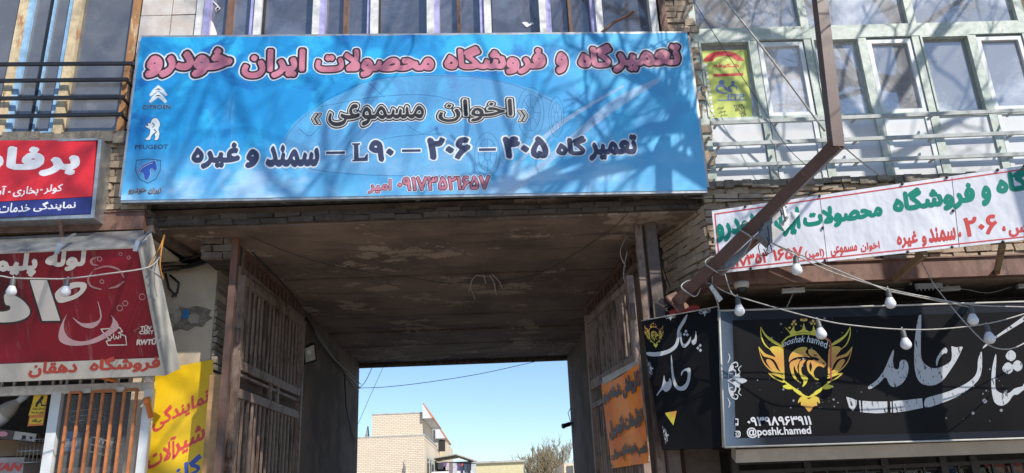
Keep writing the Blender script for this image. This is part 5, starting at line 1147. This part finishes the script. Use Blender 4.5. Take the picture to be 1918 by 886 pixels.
b = MB(); quadslab(b, pl, zL([(110, 600), (290, 622), (312, 556), (128, 532)]), .001, 0, .004); shapes(b, pl, [ccw(zL([(180, 600), (215, 605), (222, 570), (188, 566)])), circ(*zL([(262, 590)])[0], 3, 10)], [(0, 1)], h=.4, base=.006); shapes(b, pl, [circ(*zL([(25, 555)])[0], 9, 14, 5)], [(0, 2)], h=.4, base=.006); b.build('print', [m_sidegrey, m_blk, m_pink], t)
t, pl = carton('carton', zL([(-300, 760), (385, 730), (400, 560), (-300, 640)]), 7.95, .4, m_card, 'brown cardboard carton under the long dark one')
t, pl = carton('carton', zL([(-200, 890), (185, 960), (205, 752), (-200, 760)]), 7.5, .4, simple('grey_white_carton', (.42, .38, .37), .6), 'white carton with big red letters at the bottom left corner')
b = MB(); (xa, ya), (xb, yb) = zL([(-75, 800), (182, 872)]); word(b, pl, 'VAN', xa, xb, ya, yb, [(.05, 0)], rtl=False, ital=.25, slope=-.02, base=.004); b.build('lettering', m_redw, t)
t, pl = carton('carton', zL([(545, 700), (645, 690), (668, 535), (566, 533)]), 7.12, .06, simple('blue_pack_print', (.05, .22, .5), .4), 'small blue and white pack standing behind the barred shop window')
b = MB(); shapes(b, pl, [ccw(zL([(546, 670), (650, 655), (656, 612), (552, 622)]))], [(0, 0)], h=.4, base=.003); word(b, pl, '۳۰', 125.5, 131.5, 833, 837, [(.03, 1)], rtl=False, res=24, base=.005); b.build('print', [m_panelw, m_blk], t)
def basket(c, w, d, h, label, rot=0):
    b = MB(); ca, sa = math.cos(rot), math.sin(rot)
    def q(x, y, z): return np.array((c[0] + x * ca - z * sa * .5, c[1] + y, c[2] + z * ca + x * sa * .5))
    for z in (0, h * .5, h): b.tube([q(-w, -d, z), q(w, -d, z), q(w, d, z), q(-w, d, z), q(-w, -d, z)], .004, 5)
    for x in np.linspace(-w, w, 7):
        for y in (-d, d): b.tube([q(x, y, 0), q(x, y, h)], .0028, 4)
        b.tube([q(x, -d, 0), q(x, d, 0)], .0028, 4)
    b.build('wire_basket', m_galv, None, label, 'basket')
basket(fp(290, 800, 7.5), .11, .1, .2, 'white wire basket standing beside the white carton'); basket(fp(870, 730, 7.6), .14, .1, .14, 'wire basket lying tilted behind the orange bars', -.5); basket(fp(740, 450, 7.9), .12, .1, .1, 'upper wire rack behind the orange bars of the shop window', .1)
b = MB(); b.box(-8, -3.45, 7.8, 8.6, 1.2, fp(900, 830, 7.8)[2]); b.build('shelf', m_postdk, None, 'long dark shelf inside the left shop carrying the goods', 'shelf')
# cords at the red sign corner, cables under the left soffit
cable('cord', pp([(278, 500, 6.05), (300, 462, 6.25), (308, 440, 6.4), (302, 470, 6.3), (300, 500, 6.3), (306, 524, 6.35)]), .006, m_rope, 'orange cord tying the corner of the dark red sign')
blk = [[(305, 500, 7.15), (350, 497, 7.15), (395, 480, 7.1), (425, 455, 7.0), (440, 425, 7.0)], [(300, 508, 7.15), (360, 500, 7.1), (400, 488, 7.08), (428, 462, 7.0), (445, 430, 7.0)], [(318, 515, 7.15), (335, 530, 7.1), (332, 548, 7.15), (322, 556, 7.15)], [(310, 512, 7.15), (316, 540, 7.15), (330, 555, 7.15)], [(330, 506, 7.15), (385, 487, 7.08), (420, 492, 7.1), (440, 512, 7.1)], [(300, 494, 7.15), (340, 488, 7.15), (400, 470, 7.05), (432, 440, 7.0)]]
b = MB()
for l in blk: b.tube(pp(l), .012, 6)
b.build('cable_bundle', m_cable_b, None, 'bundle of black cables crossing the pillar under the left soffit', 'cable')

# ================================================================ passage fittings
q = PX(581, 662, XL); t = thing('floodlight', q, 'square floodlight with black rim on the left passage wall above the gate leaf', 'floodlight')
n0 = unit((.75, -.62, -.2)); pf = Plane(PX(581, 662, XL + .12), n0)
b = MB(); quadslab(b, pf, [(571, 683), (594, 676), (590, 642), (569, 650)], .05); b.build('housing', m_black, t)
b = MB(); quadslab(b, pf, [(573, 679), (591, 673), (588, 646), (571, 653)], .003, 0, .006); b.build('lens', simple('yellowed_lens', (.5, .5, .4), .2), t)
b = MB(); shapes(b, pf, [circ(579, 660, 4, 12)], [(0, 0)], h=.5, base=.008); b.build('led', m_bulb, t)
b = MB(); b.bar(pf(571, 664, -.06), np.array((XL, pf(571, 664)[1] + .05, pf(571, 664)[2])), .03, .03); b.build('bracket', m_black, t)
cb_ = [(572, 597), (590, 625), (622, 668), (650, 700), (672, 727)]
b = MB()
for k in range(4): b.tube([PX(x + k * 1.2, y + (k - 1.5) * 5 * math.sin(i * 1.3 + k * 2), XL + .03 + .012 * k) for i, (x, y) in enumerate(cb_)], .007, 5)
b.tube([PX(x, y, XL + .03) for x, y in ((645, 700), (648, 760), (657, 805), (668, 828))], .01, 5)
b.build('cable_bundle', m_cable_b, None, 'loose grey cables sagging along the left passage wall toward the opening', 'cable')
ZC = CEIL - .03
cable('ceiling_wire', [PZ(x, y, ZC) for x, y in ((462, 440), (560, 480), (660, 505), (780, 522), (850, 530), (1000, 515), (1130, 440), (1180, 395))], .0028, m_cable_b, 'thin dark wire hanging along the passage ceiling')
b = MB()
for l in ([(878, 546), (884, 524), (892, 516), (918, 518)], [(882, 540), (890, 560)], [(918, 516), (926, 530), (930, 552)], [(922, 514), (936, 528), (942, 542)], [(906, 516), (910, 530)]):
    b.tube([PZ(x, y, ZC - .02) for x, y in l], .007, 5)
b.build('wire_hook', m_cable_w, None, 'frayed wire ends hanging from the middle of the passage ceiling', 'wire')
for l, lab in (([(1198, 385), (1180, 430), (1162, 470), (1172, 500)], 'pale wire hanging down over the upper bars of the right gate'), ([(1175, 470), (1168, 520), (1186, 545)], 'short pale wire loop under the upper bars of the right gate'), ([(1232, 430), (1242, 500), (1268, 570)], 'dark wire along the right brick cheek')):
    cable('gate_wire', [P(x, y, 7.1) for x, y in l], .006, m_cable_w if 'pale' in lab else m_cable_b, lab)
cable('gate_wire', pp([(445, 440, 7.0), (470, 470, 7.2), (520, 520, 7.6), (570, 580, 8.3)]), .007, m_cable_b, 'dark wire drooping over the upper bars of the left gate')
q = P(1072, 796, 13.45); t = thing('security_camera', q, 'small dark bullet camera on the far right edge of the passage', 'camera')
b = MB(); b.bar(q + (.03, 0, .03), q + (-.07, -.02, .03), .022, .022); b.tube([q + (-.02, 0, .03), q + (-.06, 0, .2), q + (0, 0, .3)], .006, 5); b.build('bracket', m_black, t); b = MB(); b.lathe([(0, -.09), (.036, -.08), (.036, .06), (.042, .061), (.042, .085), (0, .086)], q + np.array((-.1, -.03, 0)), (-.75, -.6, -.25), 12); b.build('body', m_black, t)

# wires in front of the office windows
cable('wire', pp([(1350, -10, 6.0), (1425, 85, 6.0), (1485, 165, 6.05), (1545, 246, 6.1)]), .009, m_cable_w, 'pale wire slanting down across the green windows behind the pole')
cable('wire', pp([(1575, 270, 6.1), (1610, 300, 6.15), (1650, 330, 6.2)]), .006, m_cable_w, 'lower end of the pale wire slanting behind the pole elbow')
cable('wire', pp([(1298, 0, 6.2), (1345, 75, 6.2), (1420, 190, 6.2), (1470, 270, 6.2), (1510, 310, 6.22)]), .003, m_cable_b, 'thin dark wire slanting across the lime poster')
cable('wire', pp([(1285, 371, 6.3), (1400, 372, 6.3), (1500, 366, 6.3), (1560, 352, 6.3)]), .005, m_cable_b, 'thin dark wire along the rough brick above the white banner')
cable('twig', pp([(1124, 64, 6.33), (1150, 42, 6.3), (1172, 32, 6.25), (1188, 20, 6.2)]), [.014, .012, .009, .005][0], m_brownmul, 'bare broken twig lodged above the blue banner', 'twig')

# ================================================================ beyond the passage
bd = thing('house', P(730, 947, 42), 'pale brick house with a stepped upper storey beyond the passage', 'house')
c0 = P(795, 816, 40); t0_ = P(697, 776, 40.6); t1_ = P(791, 774, 40.6)
b = MB(); b.box(-12, c0[0], 40, 48, 0, c0[2]); b.build('wall', m_ybrick, bd)
b = MB(); b.box(t0_[0], t1_[0], 40.6, 47, c0[2] + .02, t1_[2]); b.build('upper_storey', m_ybrick, bd)
b = MB(); b.box(-12.05, c0[0] + .02, 39.985, 48, c0[2] + .002, c0[2] + .07); b.box(t0_[0] - .02, t1_[0] + .02, 40.585, 47, t1_[2] + .002, t1_[2] + .06); b.build('coping', m_sidegrey, bd)
def tiled_hood(x, z, dx, dz, y0, y1, parent):
    b = MB(); v = [(x, y0, z + dz), (x, y0, z), (x + dx, y0, z)]; v2 = [(a, y1, c) for a, _, c in v]; b.add(v + v2, [(0, 1, 2), (5, 4, 3), (0, 3, 4, 1), (1, 4, 5, 2)]); o = b.build('hood', m_whitewash, parent)
    b = MB(); n_ = unit((dz, 0, dx)) * .06; b.hexa([np.array(v[0]) , np.array(v[2]), np.array(v2[2]), np.array(v2[0])] + [np.array(q) + n_ for q in (v[0], v[2], v2[2], v2[0])]); b.build('tiles', m_tile, o)
tiled_hood(t1_[0] + .03, P(793, 784, 40.5)[2], .46, .74, 40.4, 46.5, bd)
b = MB(); b.box(c0[0] + .002, c0[0] + .03, 40.0, 48, .3, c0[2] - .25); b.build('side_render', m_cream, bd)
for y0, y1 in ((41.0, 41.9), (42.8, 43.8), (45, 46)): b = MB(); b.box(c0[0] + .02, c0[0] + .05, y0, y1, 1.0, c0[2] - .9); b.build('window', m_glass_l, bd)
b = MB(); q = P(758, 880, 39.97); b.box(q[0] - .05, q[0] + .05, 39.9, 39.99, q[2] - .1, q[2] + .15); b.tube([q + (0, -.05, 0), q + (0, -.05, .45)], .02, 5); b.build('wall_pipe', m_galv, bd)
b = MB(); q = P(688, 821, 41); b.tube([q, q + (0, 0, .25), q + (.02, 0, .6)], [.12, .09, .03], 8); b.build('vent_pipe', m_sidegrey, bd)
h2 = thing('house', P(822, 947, 52), 'cream rendered house with an orange tiled hood behind the brick house', 'house')
a2 = P(797, 806, 52); e2_ = P(835, 820, 52)
b = MB(); b.box(a2[0], P(822, 810, 52)[0], 52, 60, 0, a2[2]); b.box(P(822, 810, 52)[0], e2_[0], 52.6, 60, 0, e2_[2] - .2); b.build('wall', m_cream, h2)
tiled_hood(P(816, 820, 52)[0], P(816, 822, 52)[2], .62, .98, 51.8, 58, h2)
for x, y, w_, h_ in ((828, 835, .4, .7), (815, 848, .3, .5)): q = P(x, y, 51.97); b = MB(); b.box(q[0] - w_ / 2, q[0] + w_ / 2, 51.94, 51.985, q[2] - h_ / 2, q[2] + h_ / 2); b.build('window', m_dark, h2)
lo = thing('building', P(935, 947, 38), 'low pale yellow flat roofed building to the right of the washing line', 'building')
a3, b3 = P(890, 869, 38), P(980, 865, 38)
b = MB(); b.box(a3[0], b3[0], 38, 46, 0, b3[2]); b.build('wall', simple('pale_yellow_cladding', (.66, .58, .34), .8, var=.1), lo); b = MB(); b.box(a3[0] - .1, b3[0] + .08, 37.9, 46, b3[2] + .002, b3[2] + .09); b.build('roof_edge', m_sidegrey, lo)
sh_ = thing('shed', P(860, 947, 44), 'open shed with a slanted sheet roof behind the washing line', 'shed')
p_, q_, r_ = P(815, 861, 44), P(857, 854, 44), P(893, 866, 44)
b = MB(); b.bar(p_, q_, 3, .06); b.bar(q_, r_, 3, .06); b.build('roof', m_sidegrey, sh_); b = MB(); b.box(p_[0], r_[0], 45, 45.2, 0, p_[2] - .1); b.build('wall', m_dark, sh_)
for x in (p_[0] + .1, r_[0] - .1): MB().box(x - .05, x + .05, 43, 43.1, 0, p_[2] - .12 if x < q_[0] else r_[2] - .05).build('post', m_postdk, sh_)
lw = thing('wall', P(850, 947, 36.5), 'white rendered yard wall below the washing line', 'wall'); b = MB(); b.box(P(808, 884, 36.5)[0], P(890, 884, 36.5)[0], 36.5, 36.7, 0, P(850, 882, 36.5)[2]); b.build('render', m_whitewash, lw)
YC = 35.5
cable('clothes_line', [P(818, 864, YC), P(850, 866, YC), P(892, 868, YC)], .012, m_cable_b, 'washing line strung in front of the shed', 'line')
gc = [((.06, .06, .07), 825, 9, 12), ((.22, .1, .25), 833, 6, 7), ((.6, .5, .48), 838, 6, 14), ((.25, .2, .2), 844, 7, 20), ((.55, .28, .22), 852, 7, 9), ((.6, .6, .62), 851, 9, 22), ((.12, .08, .2), 859, 6, 15), ((.05, .06, .1), 865, 5, 22), ((.5, .12, .08), 865, 5, 6), ((.06, .09, .13), 872, 5, 19), ((.04, .05, .07), 878, 6, 22), ((.62, .62, .62), 887, 8, 20)]
gl_ = ['black top at the left end of the washing line', 'small purple cloth next to the black top on the line', 'pinkish pale shirt on the washing line', 'brown trousers on the washing line', 'salmon shirt on the washing line', 'long white sheet hanging in the middle of the washing line', 'dark violet shirt on the washing line', 'navy trousers under the red cloth on the washing line', 'small red cloth pegged on the washing line', 'slate shirt right of the navy trousers on the line', 'long black trousers near the right end of the line', 'white towel at the right end of the washing line']
for (c, x, w_, h_), lab in zip(gc, gl_):
    a = P(x - w_ / 2, 866.5, YC + .02); k = w_ * YC / FPX; hh = h_ * YC / FPX; b = MB()
    f = [(0, 0), (k, .01), (k * 1.05, -hh * .4), (k * .95, -hh), (k * .55, -hh * .96), (k * .5, -hh * .9), (k * .05, -hh), (-.02, -hh * .45)]
    v = [a + np.array((p, .02 * math.sin(p * 20 + i), q)) for i, (p, q) in enumerate(f)]; n = len(v); b.add(v + [p + np.array((0, .04, 0)) for p in v], [tuple(range(n)), tuple(range(2 * n - 1, n - 1, -1))] + [(i, n + i, n + (i + 1) % n, (i + 1) % n) for i in range(n)])
    b.build('garment', simple('washing_cloth', c, .85), None, lab, 'garment', 'washing on the line')
sb = thing('building', P(1068, 947, 44), 'small tan building with a window at the far right edge of the passage view', 'building'); a4 = P(1056, 868, 44)
b = MB(); b.box(a4[0], a4[0] + 5, 44, 50, 0, a4[2]); b.build('wall', m_ybrick, sb); q = P(1067, 880, 43.97); b = MB(); b.box(q[0] - .15, q[0] + .2, 43.95, 43.99, q[2] - .3, q[2] + .2); b.build('window', m_glass_l, sb)
cable('overhead_wire', pp([(660, 727, 15), (720, 725, 15), (800, 716, 15.2), (900, 700, 15.4), (1000, 678, 15.6), (1060, 664, 15.7)]), .006, m_cable_b, 'thin overhead wire crossing the sky beyond the passage')
cable('overhead_wire', pp([(668, 800, 15), (692, 745, 15), (722, 678, 15)]), .004, m_cable_b, 'thin wire slanting steeply across the sky at the left of the opening')
cable('overhead_wire', pp([(672, 728, 14.2), (684, 715, 14.2), (696, 690, 14.2), (698, 676, 14.2)]), .006, m_cable_b, 'wire loop at the upper left corner of the opening')

# ================================================================ trees
def grow(mb, p, d, ln, rad, depth, rnd, spread=.6, kids=(2, 3), shrink=.74, up=.12, seg=3, stop=.004, m=0):
    pts = [np.array(p, float)]; d = unit(d)
    for i in range(seg):
        d = unit(d + np.array([rnd.gauss(0, .12), rnd.gauss(0, .12), rnd.gauss(0, .1) + up * .3])); pts.append(pts[-1] + d * ln / seg)
    r1 = max(rad * .66, stop); mb.tube(pts, list(np.linspace(rad, r1, len(pts))), 6 if rad > .03 else 4, m, cap=False)
    if depth <= 0: return
    for k in range(rnd.randint(*kids)):
        a = pts[-1] if k < 2 else pts[rnd.randint(1, seg)]
        e = unit(d + np.array([rnd.gauss(0, spread), rnd.gauss(0, spread), rnd.gauss(0, spread * .8) + up]))
        grow(mb, a, e, ln * shrink * rnd.uniform(.75, 1.15), r1 * rnd.uniform(.6, .9), depth - 1, rnd, spread, kids, shrink, up, seg, stop, m)
m_bark = simple('grey_brown_bark', (.16, .12, .09), .9, var=.4, scale=10, bump=.5)
def shp_pt(px, py, t, Y=6.28): return P(px, py, Y) + S_DIR * t * .55
def limb(mb, pts, r0, r1, rnd, depth, kid_ln, every=1, spread=.55):
    mb.tube(pts, list(np.linspace(r0, r1, len(pts))), 8, 0)
    for i in range(1, len(pts)):
        d = unit(pts[i] - pts[i - 1])
        for k in range(every):
            t = rnd.random(); a = pts[i - 1] * (1 - t) + pts[i] * t
            e = unit(d + np.array([rnd.gauss(0, .6), rnd.gauss(0, .6), rnd.gauss(0, .6)])); grow(mb, a, e, kid_ln, max(.014, np.interp(i, (0, len(pts)), (r0, r1)) * .4), depth, rnd, spread, (1, 3), .72, .05, 3, .006)
# street tree right of the viewer, above the frame: its bare crown shades the banner and the office windows
rt = random.Random(11)
ta = thing('bare_tree', (5.1, 4.1, 0), 'bare street tree outside the picture at right, shading the office windows', 'tree')
b = MB(); tb0 = shp_pt(1690, 400, 7.0); trunk = [np.array((tb0[0] + .05, tb0[1], 0)), np.array((tb0[0] + .06, tb0[1], 2)), np.array((tb0[0], tb0[1], 4)), tb0, shp_pt(1690, 330, 7.0), shp_pt(1660, 200, 7.1)]
b.tube(trunk, [.2, .16, .13, .12, .11, .09], 12); b.build('trunk', m_bark, ta)
b = MB()
n1 = shp_pt(1690, 400, 7.0)
limb(b, [n1, shp_pt(1560, 372, 6.8), shp_pt(1440, 350, 6.6), shp_pt(1345, 345, 6.5)], .11, .085, rt, 3, .7, 1)
nd = shp_pt(1345, 345, 6.5)
limb(b, [nd, shp_pt(1290, 225, 6.2), shp_pt(1215, 150, 6.0), shp_pt(1150, 100, 5.8), shp_pt(1080, 40, 5.6)], .085, .02, rt, 3, .55, 2)
limb(b, [nd, shp_pt(1310, 232, 6.3), shp_pt(1210, 244, 6.2), shp_pt(1120, 280, 6.1), shp_pt(1010, 330, 6.0), shp_pt(920, 372, 5.8)], .07, .016, rt, 3, .45, 1)
limb(b, [nd, shp_pt(1250, 290, 6.4), shp_pt(1130, 318, 6.3), shp_pt(1010, 342, 6.2), shp_pt(880, 350, 6.1)], .07, .016, rt, 3, .45, 1)
limb(b, [shp_pt(1660, 200, 7.1), shp_pt(1560, 80, 7.0), shp_pt(1450, 20, 6.8), shp_pt(1350, 0, 6.6)], .09, .025, rt, 3, .6, 2)
limb(b, [shp_pt(1660, 200, 7.1), shp_pt(1760, 60, 7.2), shp_pt(1850, -80, 7.3)], .08, .03, rt, 4, .7, 2)
limb(b, [shp_pt(1690, 260, 7.0), shp_pt(1800, 190, 7.4), shp_pt(1918, 130, 7.8)], .05, .02, rt, 4, .6, 2)
limb(b, [shp_pt(1560, 372, 6.8), shp_pt(1480, 200, 6.3), shp_pt(1420, 110, 6.0), shp_pt(1360, 60, 5.8)], .04, .012, rt, 4, .5, 2)
b.build('crown', m_bark, ta)
# larger tree across the pavement behind the viewer: soft dapple on the left of the facade
rt2 = random.Random(4)
tb = thing('bare_tree', (3.7, .2, 0), 'larger bare street tree behind the viewer, outside the picture', 'tree')
b = MB(); b.tube([(3.7, .2, 0), (3.75, .2, 4), (3.6, .25, 8), (3.6, .3, 10)], [.3, .24, .18, .15], 12); b.build('trunk', m_bark, tb)
b = MB()
for a in range(10):
    an = a * 2.4; z = 7.6 + a * .28; d = np.array((math.cos(an) - .25, math.sin(an) * .8, .6)); grow(b, (3.62, .27, z - .3), d, 1.75, .085, 5, rt2, .7, (2, 3), .76, .08, 3, .008)
b.build('crown', m_bark, tb)
m_twig = simple('pale_brown_twigs', (.34, .275, .17), .9, var=.3)
for i, (x, y, Y, s, lab) in enumerate(((1005, 858, 62, 1.0, 'bushy bare tree with yellowish twigs left of the tan building'), (1038, 852, 60, 1.1, 'tallest bare yellowish tree beside the right edge of the passage'), (915, 872, 75, .8, 'faint bare tree far behind the low yellow building'), (975, 868, 70, .8, 'thin bare tree rising behind the right end of the low building'))):
    rr_ = random.Random(30 + i); g = P(x, y, Y); t = thing('bare_tree', (g[0], Y, 0), lab, 'tree'); ht = g[2]
    b = MB(); b.tube([(g[0], Y, 0), (g[0] + .05, Y, ht * .45)], [.14, .1], 8); b.build('trunk', m_bark, t)
    b = MB()
    for k in range(18 if i < 2 else 10): grow(b, (g[0], Y, ht * rr_.uniform(.2, .45)), (rr_.gauss(0, .5), rr_.gauss(0, .5), 1.0), ht * .26 * s, .045, 4, rr_, .38, (2, 4), .72, .3, 2, .013)
    b.build('crown', m_twig, t)
